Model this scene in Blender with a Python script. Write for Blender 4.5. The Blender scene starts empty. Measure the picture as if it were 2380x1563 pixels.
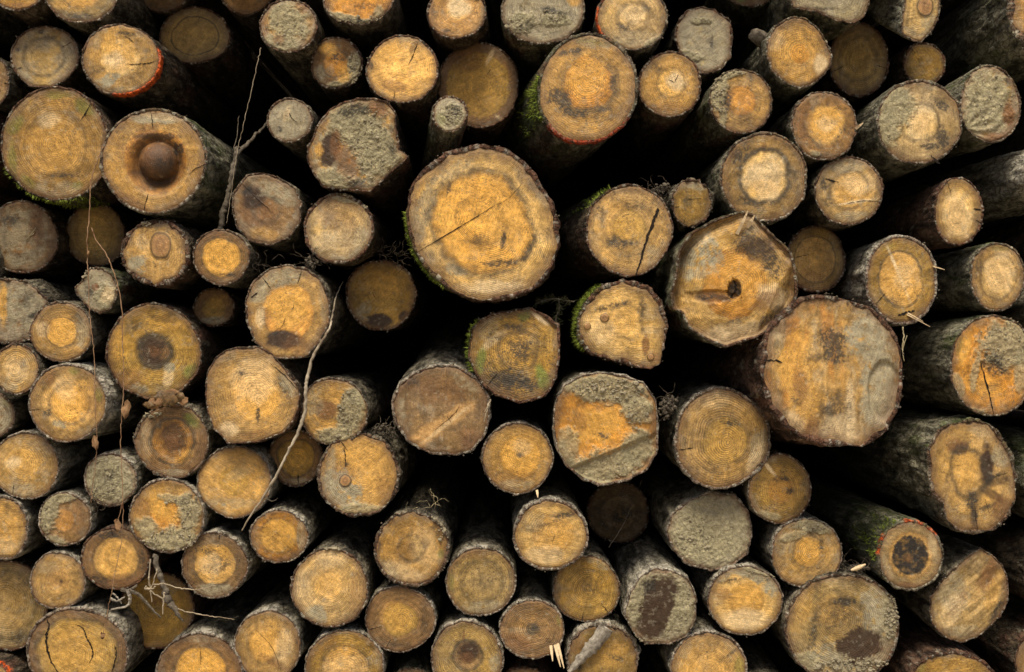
import bpy, math, random
import numpy as np
random.seed(7)
RNG = np.random.RandomState(11)
scene = bpy.context.scene
COL = scene.collection

# ---------------------------------------------------------------- real size of the pile
D = 3.9                 # camera to the front of the pile, metres
S = 2.9 / 2380.0         # metres per unit of the measured coordinates on the front plane
CAMZ = 1.5
def scl(d): return S * (1 + d / D)
def world(px, py, d): return ((px - 1190) * scl(d), d, CAMZ - (py - 781.5) * scl(d))

# ---------------------------------------------------------------- noise (numpy, vectorised)
def _h(i, j, k, s):
    n = (i * 374761393 + j * 668265263 + k * 2147483647 + s * 1274126177) & 0xffffffff
    n = ((n ^ (n >> 13)) * 1274126177) & 0xffffffff
    n = ((n ^ (n >> 16)) * 2246822519) & 0xffffffff
    n = n ^ (n >> 15)
    return (n & 0xffffff) / float(0xffffff) * 2 - 1
def vn(x, y, z=0.0, s=0):
    x = np.asarray(x, float); y = np.asarray(y, float) + 0 * x; z = 0 * x + z
    xi = np.floor(x).astype(np.int64); yi = np.floor(y).astype(np.int64); zi = np.floor(z).astype(np.int64)
    fx, fy, fz = x - xi, y - yi, z - zi
    fx = fx*fx*(3-2*fx); fy = fy*fy*(3-2*fy); fz = fz*fz*(3-2*fz)
    r = 0
    for a in (0, 1):
        for b in (0, 1):
            for c in (0, 1):
                w = (fx if a else 1-fx) * (fy if b else 1-fy) * (fz if c else 1-fz)
                r = r + w * _h(xi+a, yi+b, zi+c, s)
    return r
def fbm(x, y, z=0.0, s=0, o=4, g=.55):
    r = 0; a = 1; t = 0
    for i in range(o):
        r = r + a * vn(np.asarray(x)*2**i + 13.7*i, np.asarray(y)*2**i - 7.1*i, np.asarray(z)*2**i, s + i); t += a; a *= g
    return r / t * 1.5
def sm(a, b, x):
    t = np.clip((x - a) / (b - a), 0, 1); return t*t*(3-2*t)
def mixc(c, k, m):
    return c + (np.asarray(k)[None, :] - c) * np.clip(m, 0, 1)[:, None]

# real base colours (linear)
WOOD = dict(G=(.66,.345,.056), A=(.51,.235,.034), T=(.49,.280,.072), P=(.70,.435,.135), O=(.35,.205,.038),
            B=(.27,.145,.048), Y=(.34,.275,.155))
MUD = (.340, .300, .178)
BARK = dict(g=((.034,.028,.019),(.260,.228,.162)), d=((.024,.017,.011),(.150,.112,.072)), m=((.028,.027,.016),(.205,.190,.125)),
            r=((.030,.016,.010),(.170,.100,.065)), w=((.042,.036,.025),(.36,.325,.24)),
            s=((.10,.090,.066),(.52,.485,.385)), l=((.060,.056,.038),(.36,.335,.24)))
STAIN = dict(m=MUD, k=(.030,.027,.022), b=(.19,.085,.028), g=(.16,.19,.030), p=(.74,.56,.31), y=(.66,.36,.070),
             w=(.34,.290,.180), K=(.020,.016,.012), D=(.050,.026,.012), t=(.52,.30,.105), d=(.055,.030,.014), o=(.7,.1,.02))

# ---------------------------------------------------------------- materials
def newmat(name):
    m = bpy.data.materials.new(name); m.use_nodes = True
    nt = m.node_tree; nt.nodes.clear()
    out = nt.nodes.new('ShaderNodeOutputMaterial'); b = nt.nodes.new('ShaderNodeBsdfPrincipled')
    nt.links.new(b.outputs[0], out.inputs[0])
    return m, nt, b
def N(nt, t, **k):
    n = nt.nodes.new(t)
    for a, v in k.items():
        if a.startswith('i_'):
            key = a[2:]; n.inputs[int(key) if key.isdigit() else key].default_value = v
        else: setattr(n, a, v)
    return n
def mth(nt, op, a, b=None, c=None, clamp=False):
    n = nt.nodes.new('ShaderNodeMath'); n.operation = op; n.use_clamp = clamp
    for i, v in enumerate((a, b, c)):
        if v is None: continue
        if isinstance(v, (int, float)): n.inputs[i].default_value = v
        else: nt.links.new(v, n.inputs[i])
    return n.outputs[0]
def att(nt, name, out='Fac'):
    a = nt.nodes.new('ShaderNodeAttribute'); a.attribute_name = name; return a.outputs[out]
def coords(nt):
    tc = nt.nodes.new('ShaderNodeTexCoord'); oi = nt.nodes.new('ShaderNodeObjectInfo')
    v = nt.nodes.new('ShaderNodeVectorMath'); v.operation = 'MULTIPLY_ADD'
    nt.links.new(oi.outputs['Random'], v.inputs[0]); v.inputs[1].default_value = (17, 31, 23)
    nt.links.new(tc.outputs['Object'], v.inputs[2]); return v.outputs[0]
def noise(nt, vec, scale, detail=3, rough=.6, dist=0):
    n = nt.nodes.new('ShaderNodeTexNoise'); n.inputs['Scale'].default_value = scale
    n.inputs['Detail'].default_value = detail; n.inputs['Roughness'].default_value = rough
    n.inputs['Distortion'].default_value = dist; nt.links.new(vec, n.inputs['Vector']); return n.outputs['Fac']
def rng(nt, v, a, b, c=0, d=1):
    n = nt.nodes.new('ShaderNodeMapRange'); n.inputs[1].default_value = a; n.inputs[2].default_value = b
    n.inputs[3].default_value = c; n.inputs[4].default_value = d; nt.links.new(v, n.inputs[0]); return n.outputs[0]
def mulcol(nt, col, fac):
    n = nt.nodes.new('ShaderNodeVectorMath'); n.operation = 'SCALE'
    nt.links.new(col, n.inputs[0]); nt.links.new(fac, n.inputs['Scale']); return n.outputs[0]
def mixcol(nt, fac, a, b):
    n = nt.nodes.new('ShaderNodeMix'); n.data_type = 'RGBA'; nt.links.new(fac, n.inputs[0]) if not isinstance(fac, float) else None
    for s, v in ((6, a), (7, b)):
        if isinstance(v, tuple): n.inputs[s].default_value = (*v, 1)
        else: nt.links.new(v, n.inputs[s])
    return n.outputs[2]

def wood_mat():
    m, nt, b = newmat('cut_wood')
    v = coords(nt); base = att(nt, 'base', 'Color'); mud = att(nt, 'mud'); rr = att(nt, 'rr'); rk = att(nt, 'rk'); sp = att(nt, 'sp')
    low = noise(nt, v, 14, 3); mid = noise(nt, v, 60, 4, .7); fine = noise(nt, v, 330, 3, .75)
    # growth rings: spacing drifts with a slow noise in the radius
    ph = mth(nt, 'ADD', mth(nt, 'MULTIPLY', rr, 1280), mth(nt, 'MULTIPLY', noise(nt, v, 16, 0), 11))
    ring = mth(nt, 'SINE', ph)
    ring = mth(nt, 'ADD', ring, mth(nt, 'MULTIPLY', mth(nt, 'SINE', mth(nt, 'MULTIPLY', ph, .41)), .35))
    dry = mth(nt, 'SUBTRACT', 1, mud, clamp=True)
    patch = rng(nt, low, .38, .66, .05, 1.7)
    ramp = mth(nt, 'MULTIPLY', mth(nt, 'MULTIPLY', ring, .13), mth(nt, 'MULTIPLY', mth(nt, 'MULTIPLY', rk, dry), patch))
    f = mth(nt, 'ADD', 1.0, ramp)
    f = mth(nt, 'MULTIPLY', f, rng(nt, fine, .25, .75, .74, 1.26))
    f = mth(nt, 'MULTIPLY', f, rng(nt, mid, .25, .75, .60, 1.40))
    rot = nt.nodes.new('ShaderNodeVectorRotate'); rot.rotation_type = 'Y_AXIS'; nt.links.new(v, rot.inputs['Vector'])
    oi = nt.nodes.new('ShaderNodeObjectInfo'); nt.links.new(mth(nt, 'MULTIPLY', oi.outputs['Random'], 6.28), rot.inputs['Angle'])
    sc2 = nt.nodes.new('ShaderNodeVectorMath'); sc2.operation = 'MULTIPLY'; nt.links.new(rot.outputs[0], sc2.inputs[0]); sc2.inputs[1].default_value = (1, 1, .06)
    saw = noise(nt, sc2.outputs[0], 210, 3, .7)
    f = mth(nt, 'MULTIPLY', f, rng(nt, saw, .3, .7, .84, 1.16))
    c = mulcol(nt, base, f)
    # fine black mould specks
    spk = noise(nt, v, 190, 2, .6); spd = noise(nt, v, 22, 3, .6)
    k = mth(nt, 'MULTIPLY', rng(nt, spk, .57, .64), mth(nt, 'MULTIPLY', rng(nt, spd, .44, .56), mth(nt, 'MULTIPLY', sp, dry)))
    c = mixcol(nt, mth(nt, 'MULTIPLY', k, .8, clamp=True), c, (.05, .038, .022))
    # pale broken fibres, which also paint in tiny glints of light
    fl = noise(nt, v, 260, 1, .5)
    c = mixcol(nt, mth(nt, 'MULTIPLY', rng(nt, fl, .64, .72), mth(nt, 'MULTIPLY', rng(nt, low, .35, .6), .45), clamp=True), c, mulcol(nt, c, mth(nt, 'ADD', 2.1, 0)))
    # dried mud: cracks between plates
    vo = nt.nodes.new('ShaderNodeTexVoronoi'); vo.feature = 'DISTANCE_TO_EDGE'; vo.inputs['Scale'].default_value = 75
    dv = nt.nodes.new('ShaderNodeVectorMath'); dv.operation = 'MULTIPLY_ADD'
    nz = nt.nodes.new('ShaderNodeTexNoise'); nz.inputs['Scale'].default_value = 60; nt.links.new(v, nz.inputs['Vector'])
    nt.links.new(nz.outputs['Color'], dv.inputs[0]); dv.inputs[1].default_value = (.03, .03, .03); nt.links.new(v, dv.inputs[2])
    nt.links.new(dv.outputs[0], vo.inputs['Vector'])
    ck = mth(nt, 'MULTIPLY', rng(nt, vo.outputs['Distance'], .0, .05, 1, 0), mth(nt, 'MULTIPLY', mud, rng(nt, mid, .45, .6)))
    c = mixcol(nt, mth(nt, 'MULTIPLY', ck, .6, clamp=True), c, (.05, .042, .03))
    nt.links.new(c, b.inputs['Base Color'])
    nt.links.new(mth(nt, 'ADD', rng(nt, fine, .3, .7, .42, .72), mth(nt, 'MULTIPLY', mud, .35), clamp=True), b.inputs['Roughness'])
    b.inputs['Specular IOR Level'].default_value = .45
    # relief
    h = mth(nt, 'ADD', mth(nt, 'MULTIPLY', fine, .6), mth(nt, 'ADD', mth(nt, 'MULTIPLY', mid, 1.2), mth(nt, 'MULTIPLY', saw, .7)))
    h = mth(nt, 'ADD', h, mth(nt, 'MULTIPLY', mth(nt, 'MULTIPLY', ring, rk), .05))
    mudh = mth(nt, 'MULTIPLY', mud, mth(nt, 'SUBTRACT', mth(nt, 'MULTIPLY', noise(nt, v, 95, 4, .6), 2.0), mth(nt, 'MULTIPLY', ck, 1.6)))
    h = mth(nt, 'ADD', h, mudh)
    bp = N(nt, 'ShaderNodeBump', i_Strength=.85, i_Distance=.0022)
    nt.links.new(h, bp.inputs['Height']); nt.links.new(bp.outputs[0], b.inputs['Normal'])
    return m
def bark_mat():
    m, nt, b = newmat('tree_bark')
    v = coords(nt); base = att(nt, 'base', 'Color')
    st = nt.nodes.new('ShaderNodeVectorMath'); st.operation = 'MULTIPLY'; nt.links.new(v, st.inputs[0]); st.inputs[1].default_value = (1, .45, 1)
    mid = noise(nt, st.outputs[0], 55, 5, .7); fine = noise(nt, v, 260, 3, .75); big = noise(nt, st.outputs[0], 18, 4, .6)
    f = mth(nt, 'MULTIPLY', rng(nt, mid, .3, .7, .5, 1.5), rng(nt, fine, .25, .75, .7, 1.3))
    c = mulcol(nt, base, f)
    vo = nt.nodes.new('ShaderNodeTexVoronoi'); vo.feature = 'DISTANCE_TO_EDGE'; vo.inputs['Scale'].default_value = 42
    dv = nt.nodes.new('ShaderNodeVectorMath'); dv.operation = 'MULTIPLY_ADD'; nz = nt.nodes.new('ShaderNodeTexNoise'); nz.inputs['Scale'].default_value = 45; nz.inputs['Detail'].default_value = 3
    nt.links.new(st.outputs[0], nz.inputs['Vector']); nt.links.new(nz.outputs['Color'], dv.inputs[0]); dv.inputs[1].default_value = (.045, .045, .045); nt.links.new(st.outputs[0], dv.inputs[2]); nt.links.new(dv.outputs[0], vo.inputs['Vector'])
    plate = rng(nt, vo.outputs['Distance'], .0, .10)
    c = mulcol(nt, c, mth(nt, 'ADD', .45, mth(nt, 'MULTIPLY', plate, .62)))
    lich = mth(nt, 'MULTIPLY', rng(nt, noise(nt, v, 95, 3, .7), .60, .68), rng(nt, big, .45, .6))
    c = mixcol(nt, mth(nt, 'MULTIPLY', lich, .55, clamp=True), c, (.36, .35, .27))
    nt.links.new(c, b.inputs['Base Color']); b.inputs['Roughness'].default_value = .85
    b.inputs['Specular IOR Level'].default_value = .25
    h = mth(nt, 'ADD', mth(nt, 'MULTIPLY', plate, .7), mth(nt, 'MULTIPLY', mid, 2.0))
    h = mth(nt, 'ADD', h, mth(nt, 'ADD', mth(nt, 'MULTIPLY', fine, .7), mth(nt, 'MULTIPLY', big, 2)))
    bp = N(nt, 'ShaderNodeBump', i_Strength=1.0, i_Distance=.006)
    nt.links.new(h, bp.inputs['Height']); nt.links.new(bp.outputs[0], b.inputs['Normal'])
    return m
def plain_mat(name, c1, c2, scale=80, rough=.85, bump=.002, fib=1.0):
    m, nt, b = newmat(name); v = coords(nt)
    n = noise(nt, v, scale, 4, .7); c = mixcol(nt, rng(nt, n, .35, .65), c1, c2)
    nt.links.new(c, b.inputs['Base Color']); b.inputs['Roughness'].default_value = rough; b.inputs['Specular IOR Level'].default_value = .25
    bp = N(nt, 'ShaderNodeBump', i_Strength=.8, i_Distance=bump)
    nt.links.new(n, bp.inputs['Height']); nt.links.new(bp.outputs[0], b.inputs['Normal'])
    return m
MAT = dict(
    wood=wood_mat(), bark=bark_mat(),
    crack=plain_mat('deep_crack', (.008,.006,.004), (.02,.013,.008)),
    splinter=plain_mat('fresh_splinter', (.55,.40,.22), (.78,.62,.40), 200),
    mud=plain_mat('dried_mud', (.20,.172,.112), (.36,.315,.215), 120, bump=.002),
    moss=plain_mat('moss', (.06,.09,.010), (.26,.32,.045), 60),
    darktwig=plain_mat('dark_twig', (.022,.016,.010), (.085,.065,.045), 60),
    ground=plain_mat('muddy_ground', (.20,.165,.115), (.34,.29,.21), 6, bump=.02),
    stem=plain_mat('dry_stem', (.16,.08,.04), (.40,.26,.15), 30),
    pale=plain_mat('pale_stem', (.22,.17,.11), (.46,.39,.28), 40),
    stick=plain_mat('dead_branch', (.05,.040,.028), (.17,.145,.11), 60, bump=.004),
    root=plain_mat('root_skin', (.13,.095,.06), (.55,.48,.36), 8),
    leaf=plain_mat('dead_leaf', (.14,.07,.03), (.30,.18,.09), 60),
    darkleaf=plain_mat('wet_leaf', (.05,.03,.012), (.20,.12,.05), 60, rough=.5),
    needle=plain_mat('needle', (.03,.04,.018), (.11,.10,.05), 60),
    straw=plain_mat('straw', (.36,.30,.16), (.55,.48,.3), 60),
    soil=plain_mat('blocker_soil', (.03,.022,.014), (.07,.052,.034), 12, bump=.02),  # only for the added bank that blocks sky light
    flake=plain_mat('bark_flake', (.14,.12,.095), (.42,.38,.31), 70, bump=.004),
)

# ---------------------------------------------------------------- object helpers
def mesh_obj(name, verts, faces, mat, parent=None, smooth=True, attrs=None):
    me = bpy.data.meshes.new(name)
    me.from_pydata([tuple(map(float, v)) for v in verts] if not isinstance(verts, np.ndarray) else verts.tolist(), [], faces)
    if attrs:
        for k, a in attrs.items():
            if a.ndim == 2:
                at = me.attributes.new(k, 'FLOAT_COLOR', 'POINT')
                at.data.foreach_set('color', np.hstack([a, np.ones((len(a), 1))]).astype(np.float32).ravel())
            else:
                at = me.attributes.new(k, 'FLOAT', 'POINT'); at.data.foreach_set('value', a.astype(np.float32))
    me.materials.append(mat)
    if smooth: me.polygons.foreach_set('use_smooth', [True]*len(me.polygons))
    me.update()
    o = bpy.data.objects.new(name, me); COL.objects.link(o)
    if parent: o.parent = parent
    return o
def tag(o, label, cat, group=None, kind=None):
    if kind: o['kind'] = kind; return o
    o['label'] = label; o['category'] = cat
    if group: o['group'] = group
    return o
def tube(verts, faces, pts, rad, n=6):
    pts = [np.array(p, float) for p in pts]; b0 = len(verts)
    for i, p in enumerate(pts):
        t = pts[min(i+1, len(pts)-1)] - pts[max(i-1, 0)]; t /= (np.linalg.norm(t) + 1e-9)
        u = np.cross(t, (0, 1, 0)); 
        if np.linalg.norm(u) < .1: u = np.cross(t, (1, 0, 0))
        u /= np.linalg.norm(u); w = np.cross(t, u)
        r = rad[i] if hasattr(rad, '__len__') else rad
        for k in range(n):
            a = 2*math.pi*k/n; verts.append(tuple(p + r*(math.cos(a)*u + math.sin(a)*w)))
    for i in range(len(pts)-1):
        for k in range(n):
            a = b0+i*n+k; b = b0+i*n+(k+1) % n; faces.append((a, b, b+n, a+n))
    faces.append(tuple(b0+k for k in reversed(range(n)))); faces.append(tuple(b0+(len(pts)-1)*n+k for k in range(n)))
def smooth_path(pts, sub=6, jit=0.0):
    P = [np.array(p, float) for p in pts]; out = []
    for i in range(len(P)-1):
        a, b, c, d = P[max(i-1, 0)], P[i], P[i+1], P[min(i+2, len(P)-1)]
        for k in range(sub):
            t = k/sub
            q = .5*((2*b)+(-a+c)*t+(2*a-5*b+4*c-d)*t*t+(-a+3*b-3*c+d)*t**3)
            out.append(q + (RNG.randn(len(q))*jit if jit else 0))
    out.append(P[-1]); return out
def chunk(verts, faces, c, r, squash=(1, 1, 1)):
    # an irregular little lump (a jittered octahedron with one subdivision)
    base = [(1,0,0),(-1,0,0),(0,1,0),(0,-1,0),(0,0,1),(0,0,-1)]
    tri = [(0,2,4),(2,1,4),(1,3,4),(3,0,4),(2,0,5),(1,2,5),(3,1,5),(0,3,5)]
    V = [np.array(b, float) for b in base]; F = []; mid = {}
    def m(a, b):
        k = (min(a, b), max(a, b))
        if k not in mid:
            q = V[a]+V[b]; V.append(q/np.linalg.norm(q)); mid[k] = len(V)-1
        return mid[k]
    for a, b, d in tri:
        x, y, z = m(a, b), m(b, d), m(d, a); F += [(a,x,z),(b,y,x),(d,z,y),(x,y,z)]
    b0 = len(verts)
    for p in V:
        p = p*(r*(1+.35*RNG.randn())) * np.array(squash); verts.append(tuple(np.array(c)+p))
    faces += [(a+b0, b+b0, d+b0) for a, b, d in F]
# ---------------------------------------------------------------- the logs
# L(x, y, rx, ry, depth, sapwood, heartwood, heart radius, dark band, stains, label, ...)
# measured as angles of view on the pile, turned into real positions and sizes by place()
LOGS = []
def L(x, y, rx, ry, d, sap, heart, hr, bd, st, label, **k):
    LOGS.append(dict(x=x, y=y, rx=rx, ry=ry, d=d, sap=sap, heart=heart, hr=hr, bd=bd, st=st, label=label, **k))

# upper rows
L(40,-28,62,54,.03,'G','G',.4,.1,"b40,15,60,8,0,.5","pale sawn log in the top left corner, only its lower edge in view",bark='d')
L(190,-22,89,77,.02,'O','A',.55,.4,"k190,40,60,12,0,.5;y180,0,60,25,0,.7","ochre log cut off by the top edge, above the olive and orange painted logs",bark='g')
L(104,132,81,74,.10,'O','O',.62,.5,"k95,72,10,8,0,.8;k40,115,12,8,0,.6;w45,180,30,22,30,.7;w160,110,22,45,0,.5;k120,85,20,8,0,.4","dull olive brown log above the huge green tinged one",bark='g',gw=.5,sp=.5)
L(281,139,92,83,0,'T','P',.5,.15,"y270,125,60,45,0,.6;k225,165,25,14,0,.4;w240,195,45,16,-30,.9;k290,78,30,6,10,.6;w300,210,60,10,0,.5;p265,140,35,25,0,.6","tan log with a bright orange paint stroke round its lower right rim",bark='d',paint2=True,cracks=[([(295,149),(320,150),(345,148),(362,143)],2.2),([(285,85),(300,90),(310,100)],1.5)],sp=.4)
L(453,83,82,68,.35,'O','O',.68,.9,"y430,80,90,50,0,.3","shadowed ochre log with a thin dark ring, right of the orange painted log",bark='d',sp=.2,bw=.02)
L(-16,190,38,58,.1,'T','A',.5,.3,"b0,190,30,40,0,.5","brown log sliver on the left edge beside the olive log",bark='g')
L(670,60,68,65,0,'T','T',.4,.1,"m672,50,58,50,0,1;m655,100,50,25,0,.9;b705,15,22,18,0,.6;b612,60,14,40,0,.5;b648,95,20,16,0,.6","log face plastered with pale dried mud, at the top left of the dark gap",bark='g',gw=.6,clods=[(665,65,50,45,26,2.6)])
L(832,-18,88,79,.02,'A','A',.5,.2,"m800,42,50,13,15,1;m850,56,60,12,-5,1;m880,30,14,20,0,.8;k835,50,35,6,0,.8;k850,15,60,10,0,.4","amber log at the top edge with a grey crust of mud along its lower rim",bark='g',clods=[(845,48,62,9,30,2.6)])
L(1061,28,69,65,.02,'A','G',.42,.1,"p1068,15,28,32,0,.8;k1040,75,22,12,0,.5;k1010,30,12,22,0,.4","bright gold log at the top edge with a pale yellow centre",bark='d',pith=(1068,20))
L(1262,18,98,86,.0,'Y','Y',.5,.2,"w1262,20,100,80,0,.8;m1215,50,35,30,0,1;m1290,45,40,20,0,1;k1290,28,40,10,10,.9;y1335,0,20,18,0,.7;k1220,60,30,20,0,.4","grey log at the top edge with dark crumbling mud clumps",bark='m',gw=.8,clods=[(1205,60,30,22,26,3),(1285,38,34,15,24,3.4)])
L(1470,40,83,78,-.02,'T','T',.42,.3,"k1500,18,20,12,50,.5;k1450,65,26,14,0,.5;m1520,100,40,12,-30,.9;w1480,90,70,20,0,.4;p1470,30,40,30,0,.4","tan log at the top edge with a line of orange paint down its left rim",bark='g',paint=[(150,235)],sp=.5)
L(1636,92,68,80,.12,'Y','Y',.3,.1,"w1636,92,75,85,0,.7;m1632,50,28,9,0,.9;k1654,105,8,22,0,.8;m1600,128,36,12,15,.7","grey log with a torn white tuft, right of the log with the orange line",bark='g',gw=1,poly=[(1630,15),(1662,22),(1698,48),(1703,85),(1698,135),(1676,164),(1640,174),(1600,160),(1578,120),(1568,90),(1572,55),(1595,22)],clods=[(1632,48,24,7,14,2.4)],sp=.3)
L(1925,-32,100,84,-.02,'Y','T',.35,.15,"w1925,0,90,40,0,.4;k1900,20,50,5,0,.4","grey tan log hanging over the top edge, right of the torn tuft log",bark='m',gw=.5,poly=[(1840,20),(1868,24),(1905,30),(1945,48),(1985,53),(2012,38),(2025,10),(2022,-50),(1980,-105),(1900,-115),(1840,-80),(1826,-30)])
L(1857,122,79,84,-.02,'T','A',.3,.15,"p1910,150,20,24,0,.7;k1880,90,20,14,30,.3;k1860,150,22,10,0,.3;y1850,110,40,40,0,.4;p1800,90,25,35,0,.3","orange tan log with a flat lower right side and a stub on its bark",bark='l',poly=[(1840,38),(1872,42),(1902,66),(1922,98),(1936,128),(1932,156),(1912,180),(1886,200),(1858,206),(1822,192),(1795,166),(1780,132),(1780,95),(1800,60)],stub=(1772,78,22))
L(1996,140,70,87,.22,'O','O',.65,.35,"","smooth shadowed ochre log tucked behind the flat sided orange log",bark='d',sp=.4,bw=.03)
L(2140,33,46,70,-.03,'P','P',.3,.1,"w2110,80,22,20,0,.3;w2160,55,20,30,0,.5","obliquely cut log with a large pale oval knot",bark='l',poly=[(2104,-20),(2096,33),(2094,79),(2116,92),(2139,102),(2150,92),(2163,80),(2178,55),(2185,33),(2186,-20),(2145,-38)],knots=[(2150,15,22)],tilt=(-.05,.38),len=.9)
L(2452,8,112,126,-.05,'A','A',.5,.1,"p2350,80,12,40,-20,.8;w2345,30,10,50,0,.7","huge rough barked log filling the top right corner",bark='l',bt=10,rough=2)
L(2148,150,50,52,.22,'O','O',.5,.2,"","small dull ochre log under the obliquely cut knotty log",bark='d')
L(2302,243,70,93,0,'O','B',.4,.2,"m2300,240,62,85,0,1;b2345,270,18,50,0,.9;m2255,290,20,30,0,.9;b2310,320,30,14,0,.8;k2345,190,12,12,0,.6","grey mud covered log near the right edge, its face gouged and rough",bark='l',gw=.8,grooves=1,clods=[(2290,235,45,70,30,2.6)])
# second band
L(129,336,129,132,0,'T','T',.55,.25,"g30,290,22,30,40,.55;g140,222,50,12,0,.5;g200,250,30,22,40,.5;g25,380,14,60,0,.5;g60,420,30,12,45,.5;g178,432,20,14,0,.5;y120,330,75,68,0,.3;p115,280,26,20,0,.5;k150,408,60,8,0,.5;w130,440,60,22,0,.4;b88,455,22,10,0,.7;d250,310,10,50,10,.4","very large tan log with green tinged edges on the left",bark='d',pith=(128,340),cracks=[([(190,283),(205,262),(220,236)],2.2)],rk=1.1,mossb=[(200,300,.5)])
L(357,375,122,123,-.03,'T','A',.62,.15,"b360,372,88,88,0,.7;D366,386,66,68,0,.75;b364,366,44,44,0,.45;k380,385,30,34,0,.4;d365,318,60,10,0,.6;w370,275,80,14,0,.8;p380,272,60,8,10,.6;b300,470,60,20,30,.4;k410,345,25,20,30,.7;y270,400,30,50,0,.3","large log with a ball shaped dark core set in a round hollow",bark='l',bt=6,pith=(365,370),feat=[('hollow',365,385,62,.035)],dome=(364,372,47),cracks=[([(440,405),(455,392),(478,382)],2)],rk=.8)  # D darkens the hollow below the ball core, standing in for shade
L(673,280,54,52,.02,'Y','Y',.4,.05,"w673,280,55,55,0,.5;p668,262,8,26,20,.5;k650,300,8,10,0,.7","small smooth grey beige log above the brown obliquely cut log",bark='g',gw=1,rk=.3,cracks=[([(672,262),(678,275),(690,285)],1.8)])
L(781,148,61,60,.08,'B','A',.5,.4,"y760,115,26,18,0,.8;k783,135,22,14,0,.8;m822,160,18,40,10,1;m790,195,45,12,-15,.9;w740,170,14,22,0,.7;y800,175,20,20,0,.6","small dark amber log with mud crumbs on its right side, near the top",bark='d',clods=[(822,160,14,38,36,3.2)])
L(934,162,85,80,-.02,'G','G',.7,.1,"y900,120,45,30,0,.7;b915,200,40,16,10,.5;k862,150,10,16,0,.7;d960,110,8,22,20,.4;w960,90,40,10,10,.3","round bright orange gold log left of the larger dull brown one",bark='d',rk=1.2,cracks=[([(950,150),(960,128),(972,98)],1.6)])
L(1112,198,95,101,.14,'B','O',.8,.15,"y1110,210,70,70,0,.35;b1080,140,60,30,0,.5;p1172,285,5,30,-50,.7;p1140,130,6,30,25,.5","large dull brown log standing behind the small muddy stub",bark='d',rk=1.1,cracks=[([(1140,160),(1132,175)],1)])
L(1046,265,42,43,-.10,'Y','Y',.3,.1,"w1046,265,45,45,0,.9;m1050,265,30,30,0,1;k1058,262,16,18,0,.8;g1020,285,18,26,0,.3","small grey stub with a torn crumbly end in front of the dull brown log",bark='m',gw=1,clods=[(1054,262,22,22,36,3.2)],tilt=(-.12,-.15))
L(825,340,105,110,-.03,'T','A',.5,.3,"w825,345,110,110,0,.8;m825,290,75,60,0,1;m875,350,55,75,0,1;m780,415,60,25,10,1;d765,350,24,50,0,.95;b800,375,30,55,-20,.7;k830,255,55,18,-10,.9;b880,255,30,20,20,.8;p915,258,20,8,30,1;k830,430,26,22,0,.7;k915,345,20,28,0,.5;y740,350,14,20,0,.7;b780,330,14,40,0,.8","jagged log caked with cracked pale mud over dark stains, left of centre",bark='d',poly=[(742,281),(768,254),(800,238),(835,228),(875,230),(902,239),(921,261),(919,284),(926,320),(931,350),(952,363),(935,382),(911,400),(885,425),(859,447),(800,442),(748,435),(725,400),(711,365),(714,340),(725,321),(732,300)],clods=[(860,310,55,60,60,2.8),(780,420,50,15,24,2.4),(870,390,35,30,24,2.8)],rk=.5)
L(1365,206,117,130,-.06,'T','A',.52,.45,"y1360,178,62,62,0,.6;k1300,230,40,28,50,.75;k1345,265,70,14,10,.6;k1400,255,40,12,0,.5;k1425,200,14,45,0,.5;k1330,118,50,9,-10,.6;w1400,95,60,20,0,.5;g1380,95,60,10,10,.25;k1420,275,30,10,-20,.4","very large tan log with an amber centre and red orange paint under its lower rim",bark='m',bt=7,rot=-12,pith=(1365,185),paint=[(222,325)],mossb=[(165,215,.9)],rk=1.1,sp=.8,tilt=(-.16,-.06))
L(1557,197,73,77,.0,'T','P',.45,.45,"y1565,190,42,42,0,.5;p1570,188,28,28,0,.8;k1530,160,30,16,30,.4;b1545,250,50,16,0,.4","tan log with a pale yellow centre touching the very large painted one",bark='d',pith=(1563,193),cracks=[([(1567,192),(1552,185)],1),([(1567,192),(1578,172)],1)])
L(1722,236,74,77,-.02,'T','A',.5,.3,"m1672,215,22,55,12,1;m1700,172,40,12,-10,1;m1680,275,14,25,0,.9;k1690,235,14,40,10,.7;k1745,185,10,30,0,.5;d1735,280,26,26,0,.35","amber log with a crust of grey mud down its left side",bark='m',clods=[(1668,220,16,48,40,3.2),(1700,170,34,7,16,2.4)],sp=.7)
L(1915,293,77,82,-.02,'A','G',.62,.4,"y1918,288,45,45,0,.9;p1918,288,26,26,0,.4;b1870,290,22,55,0,.5;k1900,365,35,12,10,.7;k1955,228,16,10,30,.7;m1893,358,14,10,0,.7","glowing orange log with a small spike of bark on its right side",bark='g',bt=4,spl=[[(1988,300),(2003,288)]],splw=7,sp=.9)
L(2137,285,101,99,-.03,'T','P',.45,.35,"m2085,255,50,45,0,1;m2065,300,28,50,-15,1;m2085,220,30,22,0,.9;p2140,280,30,60,20,.5;k2190,245,28,14,30,.9;k2190,320,22,40,-20,.7;k2160,340,30,10,0,.7;y2150,290,40,36,0,.3","large tan log with a smooth patch of grey mud on its left half",bark='l',bt=5,pith=(2140,285),cracks=[([(2165,362),(2175,372),(2185,382)],4)])
L(2478,398,98,72,-.05,'O','O',.4,.2,"","mossy log whose whitish bark bulges in from the right edge",bark='s',bt=6,rough=1.6,tilt=(-.1,0),lich=1)
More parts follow.
